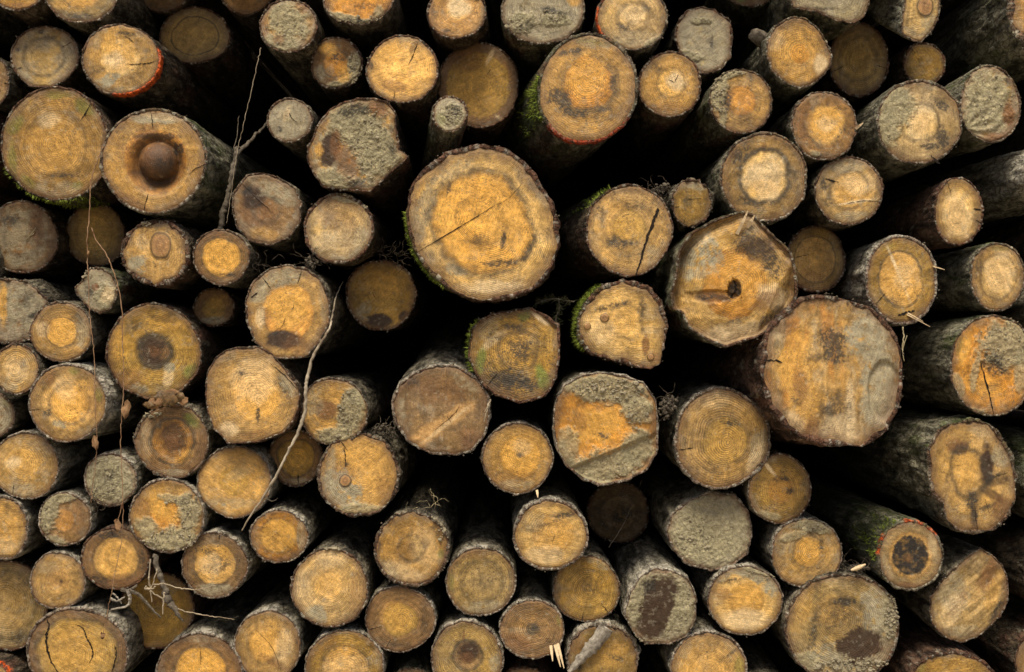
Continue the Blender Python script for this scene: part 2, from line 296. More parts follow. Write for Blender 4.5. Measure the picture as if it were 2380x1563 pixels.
L(1775,413,103,106,-.05,'T','P',.6,.85,"p1775,412,58,58,0,.7;k1720,360,40,24,-30,.6;k1690,440,14,40,0,.35;k1740,470,50,14,20,.5;y1775,440,45,25,0,.3;b1775,345,8,18,0,.6;k1850,420,14,40,0,.4","large tan log whose pale centre is ringed by a black band",bark='l',bt=5,pith=(1776,405),sp=.5)
L(1972,445,79,81,-.01,'T','G',.55,.4,"y1985,450,50,45,0,.6;w1975,385,60,18,0,.5;k1915,430,10,20,0,.6;k1925,470,18,18,0,.4;p1990,470,50,5,-8,.9;w1985,505,50,14,0,.4;p1995,430,40,25,0,.4","yellow tan log with a split at its upper left and a pale streak",bark='g',cracks=[([(1918,415),(1932,420),(1950,424)],3),([(1960,478),(2000,468),(2045,470)],1.2)])
L(2228,492,59,80,-.03,'T','P',.7,.2,"p2225,500,40,60,0,.6;k2185,430,25,14,-30,.6;y2222,505,30,50,0,.3;k2270,515,14,30,0,.3","pale log end on a long reddish barked trunk near the right edge",bark='r',bt=4,cracks=[([(2282,488),(2262,486)],2.5),([(2285,520),(2268,512)],2.5)],sp=.3)
# third band
L(52,552,82,86,.16,'B','B',.5,.3,"w50,550,70,80,0,.6;b85,530,20,60,0,.7;k20,510,30,20,0,.5;p105,480,3,26,0,.0","shadowed grey brown log at the left edge below the very large green tinged one",bark='d',rk=.6,splf=[[(60,560),(84,530)],[(66,552),(80,542)]])
L(222,546,70,75,.26,'O','O',.6,.1,"y225,540,55,60,0,.2","shadowed mustard log behind the hanging stems",bark='d',sp=.3)
L(362,588,82,77,-.01,'T','T',.3,.1,"w316,615,26,24,0,.9;w370,520,50,10,0,.4;d420,560,12,40,0,.3;b375,575,30,22,0,.3;p330,565,25,20,0,.3","tan log with a round crescent knot and loose dark bark, left side",bark='d',bt=8,knots=[(374,571,29)],rough=1.6,clods=[(340,521,14,6,12,2.6)])
L(515,597,67,65,-.01,'B','G',.72,.5,"y517,600,45,45,0,.7;k530,638,30,9,0,.6;b500,545,40,10,0,.5","small bright orange log with a dark brown outer ring",bark='g',bt=4)
L(620,487,81,85,.03,'B','B',.4,.4,"b600,485,50,60,20,.6;D590,462,30,32,0,.8;y610,545,40,18,10,.35;w650,450,50,26,20,.7;k575,440,20,20,0,.5","brown obliquely cut log beside the dead branch",bark='g',gw=.5,poly=[(575,404),(610,402),(650,412),(685,435),(702,475),(698,520),(670,555),(625,572),(580,562),(550,530),(539,490),(540,450)],cracks=[([(556,420),(590,455),(640,500)],1.2)],rk=.5)
L(787,532,82,83,.0,'T','T',.5,.1,"b790,500,60,45,0,.4;m800,465,40,7,15,.8;w840,560,20,40,0,.4;p760,560,40,30,0,.3","plain tan log with mud smudged on its top rim, below the jagged log",bark='d',bt=6,gw=.3,clods=[(790,458,36,6,18,2.6),(852,478,6,8,8,3)],rk=1)
L(1122,517,178,181,-.10,'P','G',.68,.6,"w980,500,26,110,20,.6;w1050,400,60,16,-30,.5;k1170,560,8,36,15,.8;k1165,612,60,9,-5,1;k1228,580,9,44,25,.9;p1150,670,90,20,0,.6;w1060,628,34,14,20,.7;k1045,440,10,20,20,.6;w1245,430,14,50,-30,.5;k1120,560,40,30,0,.35;y1130,490,40,30,-30,.5","the biggest log in the pile, golden with a thin crack across, at the centre",bark='r',bt=8,pith=(1115,508),poly=[(1120,335),(1170,342),(1215,370),(1244,405),(1265,440),(1288,480),(1298,515),(1300,560),(1285,620),(1250,665),(1200,690),(1160,697),(1120,697),(1085,690),(1050,678),(1000,640),(965,585),(948,540),(944,500),(950,450),(962,420),(985,395),(1010,372),(1040,355),(1080,342)],cracks=[([(962,592),(1010,563),(1060,533),(1110,503),(1150,478)],2.0),([(1150,478),(1180,462),(1215,425)],.8)],rk=1.6,sp=.7,mossb=[(172,240,1)],rough=1.8)
L(1463,534,102,107,-.04,'T','O',.4,.25,"y1440,520,60,60,0,.3;k1440,565,45,18,10,.6;k1400,500,14,30,0,.4;k1470,480,40,10,10,.4;w1520,600,20,30,0,.4","tan log split by a wide black crack near its right side",bark='d',bt=4,pith=(1462,525),cracks=[([(1531,486),(1520,510),(1508,545),(1497,575),(1487,610),(1479,640)],7)],wedge=1,rk=1.5,mossb=[(110,150,.5)],sp=.8,tilt=(-.14,0))
L(1608,472,49,55,-.02,'O','O',.35,.3,"w1625,430,24,14,0,.6;k1598,470,14,20,0,.4","small log with shaggy bark wedged between the split log and the black ringed log",bark='g',bt=4,rough=2.5,pith=(1605,475),rk=1.6,cracks=[([(1595,465),(1630,462)],1.2)])
L(1705,652,145,158,-.12,'P','A',.55,.2,"y1730,640,80,80,0,.5;w1630,600,50,60,30,.9;k1755,570,55,34,25,1;k1790,610,26,44,-20,.9;k1820,690,14,40,10,.6;k1790,740,44,12,-35,.7;p1800,690,50,30,30,.6;b1660,690,60,16,5,.6;K1708,673,17,24,10,.75;D1685,694,26,9,10,.6;D1755,575,56,32,25,.5;k1640,690,30,12,0,.6;y1640,640,30,30,0,.3;b1780,700,40,22,-30,.6;p1620,560,30,20,-30,.6;w1745,520,26,26,20,.6;k1700,750,60,10,-15,.5;p1690,775,90,26,-10,.8;k1780,735,40,10,-35,.4","broken edged log with a torn gouge across its middle and a white splinter on top",bark='m',bt=5,pith=(1712,668),poly=[(1722,492),(1745,494),(1790,540),(1825,572),(1840,590),(1852,640),(1853,690),(1835,720),(1820,740),(1770,780),(1690,808),(1665,800),(1640,790),(1600,760),(1585,725),(1565,720),(1560,680),(1570,640),(1575,590),(1590,560),(1610,540),(1660,510)],feat=[('gouge',1655,690,64,15,.006),('gouge',1706,674,15,24,.015),('facet',1628,620,190,.9),('facet',1700,745,95,.30),('facet',1800,690,25,.8),('facet',1800,580,-40,.9),('facet',1660,555,240,.6)],spl=[[(1712,545),(1735,492)],[(1735,530),(1750,503)]],splw=9,cracks=[([(1706,652),(1712,665),(1708,682),(1700,692)],5)],rk=1.0,uneven=.006,sp=.7)  # lowest p patch: pale sapwood, lightened to paint the bottom facet as lit
L(1897,603,70,79,.14,'O','T',.7,.55,"y1890,600,55,50,0,.3;b1880,650,50,26,0,.35","ochre log behind, between the broken edged log and the white scaly barked one",bark='d',bw=.03,cracks=[([(1845,600),(1880,592)],1)])
L(2095,650,85,106,-.04,'O','T',.62,.6,"p2090,640,5,90,-22,.9;y2100,660,50,60,0,.5;p2100,640,24,40,0,.3;k2070,700,30,14,20,.4;g2050,570,40,14,0,.2","oval log with white scaly bark and a pale diagonal streak",bark='s',bt=6,spl=[[(2108,728),(2140,748)],[(2106,732),(2156,760)],[(2170,620),(2192,628)]],splw=2.6,cracks=[([(2085,735),(2105,728),(2125,722)],4)],bw=.04)
L(2318,643,63,81,-.04,'T','P',.68,.4,"p2325,630,40,60,0,.6;y2320,640,40,55,0,.3;k2275,620,14,50,0,.4;g2330,575,40,12,0,.35","pale yellow log with a torn bark strip, at the right edge",bark='l',bt=4,pith=(2325,638))
# fourth band
L(38,725,80,76,.04,'B','B',.4,.2,"w50,710,60,60,0,.8;y8,700,12,60,0,.9;k60,700,20,30,0,.4;k80,730,30,10,-40,.6","broad grey brown log with flaking bark on the left edge",bark='g',gw=.9,rk=.4,poly=[(-40,655),(0,648),(60,652),(90,672),(114,700),(96,740),(80,790),(30,802),(-40,790)],rough=2)
L(228,674,50,54,.0,'Y','Y',.4,.2,"w228,674,50,55,0,.7;m245,690,30,35,0,.9;p250,690,18,25,0,.6;b222,668,10,10,0,.9;k205,680,16,30,0,.5","small whitish mouldy log crossed by a hanging stem",bark='m',gw=1,poly=[(208,622),(238,622),(262,638),(275,665),(272,695),(255,722),(232,730),(205,720),(188,700),(178,688),(171,668),(190,652)],rk=.3,clods=[(200,635,16,10,14,2.4)])
L(143,772,72,71,-.01,'T','G',.5,.5,"y143,770,40,40,0,.7;b110,755,25,20,0,.3;w190,760,18,50,0,.5;k180,740,20,20,0,.3;p100,765,20,25,20,.4","tan log with a neat orange disc at its centre, near the left edge",bark='g',bt=3,pith=(143,772),bw=.035)
L(38,857,55,60,-.03,'T','T',.3,.2,"k52,850,10,14,0,.7;w20,900,25,14,0,.5;p40,860,35,35,0,.3","small finely ringed tan log touching the left edge",bark='g',pith=(34,858),rk=1.5)
L(158,937,89,91,-.04,'T','G',.5,.2,"y170,930,50,50,0,.5;b115,880,14,20,0,.6;k112,955,14,18,0,.8;g170,862,16,12,0,.5;g228,915,10,22,0,.5;w135,985,22,8,20,.7;p150,900,30,40,0,.3;b210,940,25,45,0,.3","tan log with a grey thumb sized smudge and broad grey bark on its right",bark='s',bt=4,tilt=(.10,0),pith=(168,940))
L(358,818,110,111,.03,'O','B',.32,.85,"D358,815,40,42,0,.75;b358,818,16,16,0,.6;b300,880,50,30,0,.5;g440,865,18,24,30,.7;k315,760,30,16,0,.4;y400,750,50,26,0,.3;p390,880,14,30,0,.5;w395,855,14,14,0,.9;w320,905,26,12,0,.8;d390,740,45,12,0,.3;w430,725,26,16,0,.5;y275,790,22,50,0,.4","large mustard log with a dark brown core, behind the hanging stems",bark='d',bt=4,pith=(357,815),rk=1.5,sp=.7)
L(497,715,49,46,.16,'B','O',.6,.2,"y510,700,30,20,0,.3;w495,748,40,12,0,.7","small shadowed brown log between the bright orange log and the mustard one",bark='d')
L(668,724,98,110,-.03,'T','A',.62,.25,"y670,715,60,60,0,.9;w640,645,70,26,-5,.7;w755,700,14,60,0,.4;D658,790,46,24,0,.95;b690,800,40,26,0,.5;b620,740,16,30,0,.5;p605,740,14,30,0,.6;w600,680,24,30,40,.7;k640,775,12,8,0,.5","glowing orange log with a brown burnt looking stain at the bottom",bark='g',bt=4,pith=(672,728),poly=[(665,615),(710,622),(748,650),(768,700),(768,750),(745,795),(712,832),(665,836),(632,833),(590,795),(571,750),(568,700),(585,655),(620,625)],cracks=[([(582,692),(598,680)],3),([(650,770),(666,735)],.9),([(678,725),(684,705)],.9)],rk=.8)
L(886,686,82,83,.17,'O','O',.8,.1,"y880,660,60,45,0,.35;d880,750,34,20,0,.95;w845,725,16,26,30,.6;d940,735,16,14,0,.8","shadowed mustard log with a dark stain at its bottom, beside the big central log",bark='d',rk=.8,cracks=[([(873,695),(866,680)],1)])
L(585,920,112,113,-.05,'T','G',.5,.15,"y600,920,60,80,0,.6;p590,880,60,60,0,.4;k600,965,6,22,0,.8;k560,868,14,10,0,.7;b590,1010,40,10,-8,.4;k660,905,14,40,-30,.5;w670,890,20,40,-30,.6;p530,1000,26,22,0,.6","pale gold log with a pointed right side and a squiggle of dark marks",bark='d',bt=3,poly=[(560,808),(600,806),(630,820),(665,860),(690,892),(698,915),(694,950),(680,985),(660,1008),(600,1028),(530,1033),(512,1010),(495,998),(482,960),(477,925),(478,870),(500,830),(525,812)],pith=(605,930),rk=1.1,cracks=[([(628,845),(660,872),(690,905)],1.6)])
L(1200,826,107,111,-.05,'O','O',.42,.55,"y1190,800,50,50,0,.4;k1165,885,62,36,15,1;k1215,890,60,26,10,.8;k1205,815,44,44,0,.55;g1115,845,14,50,10,.9;g1262,880,18,40,-25,.9;g1218,735,20,14,-30,.7;p1255,738,26,8,40,1;p1150,790,40,12,-40,.4;k1195,760,50,12,0,.5;w1140,770,30,30,-40,.3","yellow green stained log with mossy edges, below the big central log",bark='r',bt=5,pith=(1210,808),poly=[(1145,728),(1190,722),(1232,715),(1262,728),(1300,755),(1303,810),(1297,850),(1292,880),(1275,915),(1262,925),(1210,938),(1150,920),(1120,895),(1105,870),(1090,840),(1088,810),(1095,765),(1115,742)],mossb=[(135,200,1)],rk=1.6,sp=1,feat=[('facet',1255,750,-45,.6)])
L(1447,755,106,102,-.05,'P','P',.42,.4,"y1445,730,50,50,0,.35;k1425,712,60,10,-15,.6;k1492,720,10,40,0,.5;b1500,800,10,30,0,.8;b1520,830,18,14,0,.6;p1400,770,40,40,0,.3;b1375,690,30,12,-40,.5","beige log with three small round knots and a moss covered left side",bark='r',bt=7,pith=(1453,745),poly=[(1340,775),(1342,740),(1355,710),(1385,672),(1420,655),(1460,652),(1510,668),(1540,705),(1553,760),(1545,800),(1532,850),(1510,858),(1440,845),(1370,822),(1348,800)],knots=[(1405,739,11),(1365,759,9),(1512,830,9)],mossb=[(118,215,1)],rk=1.2,rough=1.6,sp=.5)
L(1933,862,168,175,-.15,'T','T',.4,.1,"w2020,780,60,60,0,.9;w2045,900,50,110,0,.9;y1850,850,60,80,0,.7;y1870,950,50,60,0,.6;k1938,800,36,55,-20,1;p1975,960,14,80,0,.6;k1900,830,40,22,-10,.4;k1935,960,60,60,10,.5;b1860,900,20,60,0,.6;p1830,980,40,40,0,.5;p1950,1000,50,40,0,.5;b1890,1000,20,40,0,.6;k1850,930,14,18,0,.8;w1800,790,26,60,20,.5;b1830,760,30,20,0,.4;w2040,960,40,60,0,.6","huge rough log streaked orange and grey, with a shelf like step on its right",bark='r',bt=8,pith=(1940,820),poly=[(1860,690),(1905,684),(1950,690),(2020,712),(2052,732),(2075,760),(2092,800),(2100,850),(2097,910),(2088,950),(2060,1000),(2030,1022),(2000,1035),(1930,1037),(1890,1030),(1850,1010),(1815,985),(1795,960),(1775,910),(1765,860),(1775,790),(1790,760),(1810,735),(1832,710)],feat=[('step',2058,910,42,75,-.012)],rk=.7,tilt=(-.08,-.05),vert=1,uneven=.004,rough=2,cracks=[([(1775,838),(1795,838),(1818,842)],4)])
L(2308,850,102,119,-.04,'A','A',.4,.3,"m2340,800,75,70,0,1;m2250,960,40,14,0,.8;y2240,810,16,55,15,.8;g2228,800,8,30,10,.4;k2310,845,40,30,30,.8;y2290,900,60,30,20,.4;m2225,905,22,40,0,.7;m2265,870,10,60,10,.8;m2375,860,20,60,0,.8","log half covered by rough grey mud, with a long crack, right edge",bark='l',bt=4,cracks=[([(2275,830),(2290,885),(2300,920),(2310,965)],3)],clods=[(2330,790,60,60,60,2.2)],sp=.6,rk=1.1,tilt=(-.02,0))
L(2258,1107,106,134,-.06,'T','T',.42,.6,"y2245,1085,40,55,0,.4;D2296,1080,22,62,0,.85;D2306,1150,40,13,30,.6;D2232,1042,26,17,-20,.6;D2265,1190,12,44,0,.5;D2325,1120,34,10,-20,.5;k2260,1160,20,22,0,.8;k2230,1040,24,18,-20,.6;b2222,1035,30,20,0,.6;k2310,1110,40,10,-20,.6;k2290,1180,60,8,-20,.5;k2265,1200,10,40,0,.6;w2330,1060,24,30,0,.6;b2330,1180,30,30,0,.6;k2200,1120,10,30,0,.3;p2290,1000,40,22,0,.3","tall oval log with black star like stains round an orange core, right edge",bark='l',bt=6,pith=(2245,1090),rough=2,cracks=[([(2262,1160),(2268,1200),(2272,1235)],1.2),([(2290,1160),(2300,1195)],1),([(2310,1110),(2345,1100)],1)],poly=[(2175,998),(2210,985),(2260,975),(2300,985),(2335,1020),(2355,1060),(2366,1110),(2362,1160),(2345,1205),(2310,1232),(2265,1243),(2230,1236),(2195,1205),(2190,1170),(2165,1150),(2153,1105),(2152,1050)])
# fifth band
L(-27,966,62,56,.04,'B','B',.3,.3,"w0,965,40,45,0,.7;g20,935,16,20,0,.3","mottled brown log just showing at the left edge above the broad pale one",bark='g',gw=.6)
L(58,1083,80,79,-.01,'T','T',.5,.1,"y60,1070,50,45,0,.3;p30,1075,26,16,-10,.6;w60,1140,50,18,0,.4","broad pale tan log on the left edge with soft curved grain",bark='w',bt=3,pith=(40,1075),gw=.3)
L(399,1025,88,87,.0,'B','A',.6,.6,"D403,1015,46,44,0,.7;b403,1028,22,20,0,.5;g450,975,26,20,45,.7;w400,1100,50,10,0,.6;y430,1060,30,14,-30,.4;p340,1020,14,50,0,.2","amber brown log with a dark core, under the crumpled dead leaves",bark='g',bt=5,pith=(402,1028),clods=[(350,965,24,8,20,2.8)],rk=1.3,rough=1.5)
L(256,1115,64,62,.01,'Y','Y',.3,.05,"m256,1115,64,62,0,1;k250,1110,40,20,-30,.4","round log wholly covered with grey mud, crossed by hanging stems",bark='w',gw=1,clods=[(250,1110,50,45,36,2.4)],rk=.2)
L(151,1207,63,63,.0,'B','A',.4,.15,"m112,1190,26,50,10,1;m140,1158,40,14,0,.9;b165,1210,40,40,0,.3;m130,1258,30,12,20,.8","small brown log with grey mud on its left side, below the mud covered log",bark='w',clods=[(112,1195,18,45,24,2.4)],rk=.8,sp=.6)
L(388,1199,90,86,-.02,'T','A',.45,.3,"y370,1175,45,30,-20,.9;m400,1255,75,34,-10,1;m440,1190,34,50,0,1;m340,1225,30,26,30,.9;m400,1160,40,12,10,.8;b330,1180,22,30,0,.5;y400,1200,22,26,0,.6","orange log with thick grey mud clods over its lower right",bark='w',clods=[(400,1255,68,26,70,3.2),(440,1190,26,45,50,3),(415,1165,35,10,16,2.4)])
L(545,1120,87,83,.0,'T','O',.4,.05,"y550,1110,60,45,0,.25;w535,1170,60,14,0,.3;w520,1172,6,5,0,.9;p560,1100,40,14,-20,.2","smooth plain ochre log left of the curved root",bark='w',bt=3,rk=.7,sp=.3)
L(687,1065,64,66,.10,'B','O',.72,.6,"y690,1060,40,40,0,.3;w680,1120,40,10,0,.5","ochre log with a darker outer ring, crossed by the curved root",bark='g',bw=.04,bt=4)
L(776,957,80,79,.0,'T','B',.3,.2,"m815,960,36,65,10,1;m770,1015,50,22,-10,1;b755,950,30,22,0,.5;w725,935,30,40,0,.4;m830,920,26,26,0,.9","brown log with cracked grey mud over its right half, touching the curved root",bark='g',bt=4,clods=[(812,960,30,52,50,2.8),(770,1018,36,12,24,2.6)],pith=(750,955),rk=1)
L(1028,950,113,109,-.04,'B','B',.5,.1,"b1020,905,80,40,0,.4;t985,1015,60,24,-38,.9;t1060,965,60,18,-38,.7;p1040,985,80,6,-38,.4;D950,1035,30,10,-20,.4;k950,880,30,20,40,.6;k1085,1025,14,18,0,.9;b1090,1030,30,40,0,.5;w1080,890,40,14,30,.4;w930,960,12,50,0,.5","large brown log with a tan slash across its lower face, below the dark central gap",bark='w',bt=5,rk=.5,poly=[(960,868),(1010,848),(1060,850),(1110,878),(1135,915),(1140,965),(1130,1010),(1100,1050),(1060,1060),(1000,1055),(950,1030),(918,985),(908,940),(925,895)],tilt=(-.0,.1),cracks=[([(1010,1000),(1050,968),(1068,945)],1.2),([(1038,965),(1050,985)],.9)],sp=.4)
L(832,1104,95,97,.0,'T','T',.4,.1,"y850,1090,50,60,0,.4;w790,1140,60,50,40,.9;m830,1185,60,16,0,.8;k805,1080,8,10,0,.8;b890,1130,20,40,0,.3;w770,1090,14,60,0,.5;b800,1100,30,30,0,.3","finely ringed tan log with an oval knot left of its centre",bark='g',bt=5,pith=(845,1098),knots=[(803,1117,15)],rk=1.5,cracks=[([(799,1040),(802,1058),(804,1085)],2.4)],rough=1.6)
L(1203,1066,84,85,-.02,'T','G',.6,.25,"y1210,1050,50,52,0,.8;k1210,1058,12,8,0,.7;w1200,1130,50,16,0,.5;b1190,1110,60,20,0,.3;p1210,1040,30,25,0,.3","gold centred log with a tiny pointed tip at its bottom",bark='w',bt=4,pith=(1215,1055),spl=[[(1248,1140),(1250,1156)]],splw=6,sp=.6,rk=1.1)
L(1407,998,122,134,-.05,'A','A',.5,.05,"y1390,990,90,45,-10,.8;m1410,905,110,42,5,1;m1480,950,40,40,20,1;m1405,1085,110,48,-15,1;m1480,1040,50,50,0,1;m1320,1040,30,50,0,.8;b1350,980,20,30,0,.5;k1400,1012,18,7,20,.8","large log with a thick cracked mud cap above an orange band",bark='w',bt=4,clods=[(1415,905,85,26,90,4.2),(1480,960,26,40,30,3.6),(1410,1090,80,26,50,1.8)],feat=[('lip',1400,1040,110,30,.012)],poly=[(1400,865),(1450,870),(1500,892),(1525,930),(1530,990),(1528,1050),(1505,1095),(1460,1118),(1400,1132),(1350,1115),(1315,1085),(1295,1045),(1285,990),(1290,935),(1310,895),(1350,870)],rk=.5,sp=.5)
L(1678,1020,112,118,-.03,'T','O',.5,.45,"y1690,1040,60,60,0,.25;w1770,1050,30,60,10,.5;p1650,930,60,26,0,.3;k1700,985,26,8,10,.6;k1700,920,60,10,10,.3;k1650,1090,50,22,0,.3;p1755,1070,18,50,20,.4","large finely ringed brown log right of the mud capped one",bark='w',bt=6,pith=(1692,1030),rk=1.6,sp=.6)
L(1812,1138,74,82,-.02,'O','A',.4,.25,"y1820,1135,50,55,0,.4;p1780,1080,5,40,-40,.8;k1820,1115,26,10,0,.6;k1835,1140,12,12,0,.6;m1790,1200,40,12,10,.6","small ochre log with a short pale scratch, at the huge streaked log's lower left",bark='g',bt=3,pith=(1815,1140),sp=.9,rk=1.2)
L(1437,1192,73,72,.45,'B','B',.6,.4,"k1450,1200,50,40,0,.5","very dark brown log deep in a hole below the mud capped log",bark='d')
L(1648,1236,102,91,.03,'Y','Y',.3,.05,"m1648,1236,105,95,0,.95;m1610,1260,60,40,20,1;w1690,1200,50,40,0,.4","grey mud coated log below the finely ringed brown one",bark='w',gw=1,clods=[(1615,1255,50,28,50,2.8),(1600,1200,20,12,12,2.6)],rk=.5,poly=[(1600,1165),(1650,1143),(1710,1150),(1742,1190),(1749,1240),(1738,1285),(1700,1316),(1650,1327),(1600,1315),(1565,1280),(1548,1240),(1560,1195)])
# sixth band
L(8,1228,58,76,-.01,'T','T',.5,.1,"y10,1230,40,40,0,.3;p10,1270,40,20,0,.3;k20,1180,14,20,0,.3","tan log with reddish rim on the left edge above the big ochre one",bark='w',bt=5,gw=.2)
L(134,1350,67,67,-.01,'T','T',.5,.4,"k142,1352,5,6,0,.9;w110,1320,30,20,0,.3;b134,1345,30,30,0,.3","small tan log with a dark pin hole centre, left side",bark='w',bt=3,pith=(142,1350),rk=1.2,bw=.03)
L(268,1299,79,75,-.01,'B','T',.7,.35,"y270,1310,55,40,0,.4;k250,1240,60,16,0,.7;k230,1350,40,20,30,.5;k330,1300,14,40,0,.5;b290,1350,50,20,0,.6","brown rimmed log with a hanging leaf stuck on its top, left side",bark='d',bt=4,sp=.6)
L(18,1408,92,107,.07,'O','O',.55,.2,"y20,1400,60,80,0,.2;k60,1490,40,20,0,.5;b90,1380,14,50,0,.3","big dull ochre log filling the lower left edge",bark='d',pith=(8,1405),rk=1.2)
L(362,1418,88,90,.14,'O','O',.2,.3,"b360,1395,16,14,0,.5;w400,1350,26,40,20,.4;y340,1460,60,30,0,.25;k300,1420,8,60,0,.3","shadowed mustard log behind the splintered twigs, lower left",bark='r',rk=.9,pith=(355,1395))
L(498,1313,78,79,-.01,'B','G',.65,.35,"y498,1290,50,26,0,.7;w495,1375,60,18,0,.9;k510,1310,40,30,0,.5;k480,1280,26,14,0,.5;p490,1310,30,30,0,.4;b430,1310,10,50,0,.4","log with a gold crescent round a speckled middle, lower left",bark='w',bt=4,sp=1,pith=(500,1312))
L(648,1247,70,63,-.02,'A','G',.65,.3,"y648,1245,48,38,0,.9;k640,1255,40,30,0,.2;w700,1245,12,45,0,.5;b650,1300,50,8,0,.6;k700,1200,20,18,0,.4","small glowing yellow log at the lower end of the curved root",bark='w',bt=3,sp=.8)
L(766,1367,91,92,-.02,'T','G',.35,.1,"y770,1355,50,45,0,.25;w735,1430,30,26,30,.9;p770,1300,40,30,0,.3;b830,1370,22,60,0,.4;p700,1370,30,50,0,.25","finely ringed gold log with a lump of dry mud on top",bark='g',bt=4,pith=(766,1358),rk=1.7,clods=[(775,1256,22,8,26,3.6)],sp=.4)
L(957,1276,88,89,-.02,'T','O',.38,.55,"b945,1280,34,34,0,.5;k880,1270,8,18,0,.8;p930,1330,70,26,15,.4;w900,1340,30,40,0,.4;k1020,1230,18,30,-30,.4;p985,1280,40,60,0,.3;g1025,1290,10,14,0,.4","brown centred log with crumbly right rim and a tuft of dry grass",bark='g',bt=5,pith=(953,1274),rk=1.3,clods=[(1030,1215,22,45,40,3)],rough=1.8)
L(1117,1352,83,80,.0,'O','O',.6,.3,"k1120,1350,45,45,0,.3;w1130,1415,60,20,0,.5;g1045,1355,12,30,0,.5;b1100,1290,40,10,0,.3","dull olive ochre log below a long shaded trunk top, lower middle",bark='w',bt=3,sp=.7,pith=(1122,1350))
L(1279,1244,88,84,-.04,'P','T',.6,.15,"y1300,1245,50,35,0,.4;k1320,1195,40,10,-15,.6;k1260,1220,60,8,-12,.4;w1225,1215,40,26,0,.3;p1260,1290,60,26,0,.4","beige log with a slanting grey streak and dark charred looking rim, lower middle",bark='w',bt=6,pith=(1292,1235),rk=.9,sp=.4,cracks=[([(1284,1262),(1289,1242)],.9)])
L(1362,1370,79,77,.03,'O','O',.3,.2,"k1365,1365,26,26,0,.4;w1400,1310,40,14,20,.4;y1340,1380,40,40,0,.2","dull ochre finely ringed log tucked under the beige streaked one",bark='g',bt=3,rk=1.5,pith=(1367,1368),sp=.6)
L(1533,1410,88,93,-.03,'Y','B',.4,.1,"m1530,1405,90,95,0,1;d1530,1400,44,75,15,1.2;k1510,1360,26,26,0,.6;d1510,1460,40,30,0,1;m1590,1420,26,60,0,.9","grey muddy log with a dark wet patch in the middle of its face",bark='s',bt=3,gw=1,poly=[(1520,1318),(1560,1325),(1600,1345),(1620,1390),(1618,1440),(1600,1480),(1560,1500),(1500,1500),(1470,1470),(1450,1430),(1462,1380),(1485,1340)],clods=[(1595,1410,20,60,40,2.4),(1500,1490,40,8,12,2.4)],rk=.3,tilt=(.0,.03))
L(1732,1396,87,82,-.01,'P','T',.5,.05,"y1730,1385,60,40,-20,.6;b1680,1380,26,22,0,.5;w1755,1332,62,22,15,1;w1795,1358,24,30,0,1;m1760,1325,50,10,15,.8;k1700,1350,40,8,-10,.6;p1730,1440,70,30,0,.6;w1680,1340,40,12,-30,.7","smooth peach coloured log with grey mud along its top",bark='w',bt=4,rk=.3,sp=.15,clods=[(1765,1335,45,12,26,2.2)])
L(1874,1285,85,81,-.02,'T','G',.42,.25,"y1885,1280,40,36,0,.7;m1895,1225,55,18,8,.9;w1820,1260,30,30,0,.4;k1890,1235,18,16,0,.4;k1910,1275,8,24,0,.7;m1845,1245,40,12,-20,.7","ochre log with an orange centre and mud dripping from its top rim, lower right",bark='w',bt=3,rk=1.5,pith=(1888,1280),clods=[(1895,1222,40,12,26,2.6)])
L(2116,1292,79,82,-.05,'T','A',.72,.2,"y2116,1292,58,60,0,.4;y2116,1292,58,60,0,.5;K2116,1292,48,51,0,.85;b2110,1300,13,13,0,.35;p2170,1260,14,50,0,.4;b2100,1365,60,14,0,.6","log with a round black core and orange paint on its upper rim, lower right",bark='l',bt=5,pith=(2118,1292),paint=[(35,100),(140,178)],mossb=[(110,190,.5)])
L(2254,1388,90,112,-.02,'T','T',.3,.05,"w2210,1370,40,60,-30,.5;b2290,1340,22,60,30,.7;y2310,1370,20,60,20,.4;k2320,1420,14,40,30,.8;b2230,1400,14,60,30,.5;p2215,1420,30,50,20,.4;w2240,1470,50,20,0,.5","smooth obliquely cut log with wavy diagonal grain, lower right",bark='g',bt=3,poly=[(2164,1391),(2182,1360),(2209,1328),(2240,1298),(2276,1274),(2300,1285),(2323,1308),(2336,1332),(2342,1358),(2340,1395),(2330,1425),(2305,1455),(2276,1482),(2236,1497),(2205,1488),(2186,1472),(2168,1450),(2163,1420)],rk=.3,sp=.3,diag=1)
L(1958,1461,134,130,-.04,'O','O',.45,.4,"w2055,1440,60,105,0,1;m2070,1430,26,80,0,.8;w1990,1535,110,55,0,1;D1955,1440,70,60,0,.35;d2000,1500,60,45,-10,1;y1930,1420,60,40,-10,.3;k1960,1400,60,12,0,.6;k1890,1470,16,60,10,.5;y1860,1420,26,70,15,.3;m1870,1540,40,26,0,.8;k1950,1430,60,40,0,.35","big log half grey with mud and wet stains, lower right",bark='g',bt=5,pith=(1950,1440),rk=1.4,clods=[(2072,1430,16,60,60,3.6),(1975,1545,90,16,90,4.2)],sp=.8)
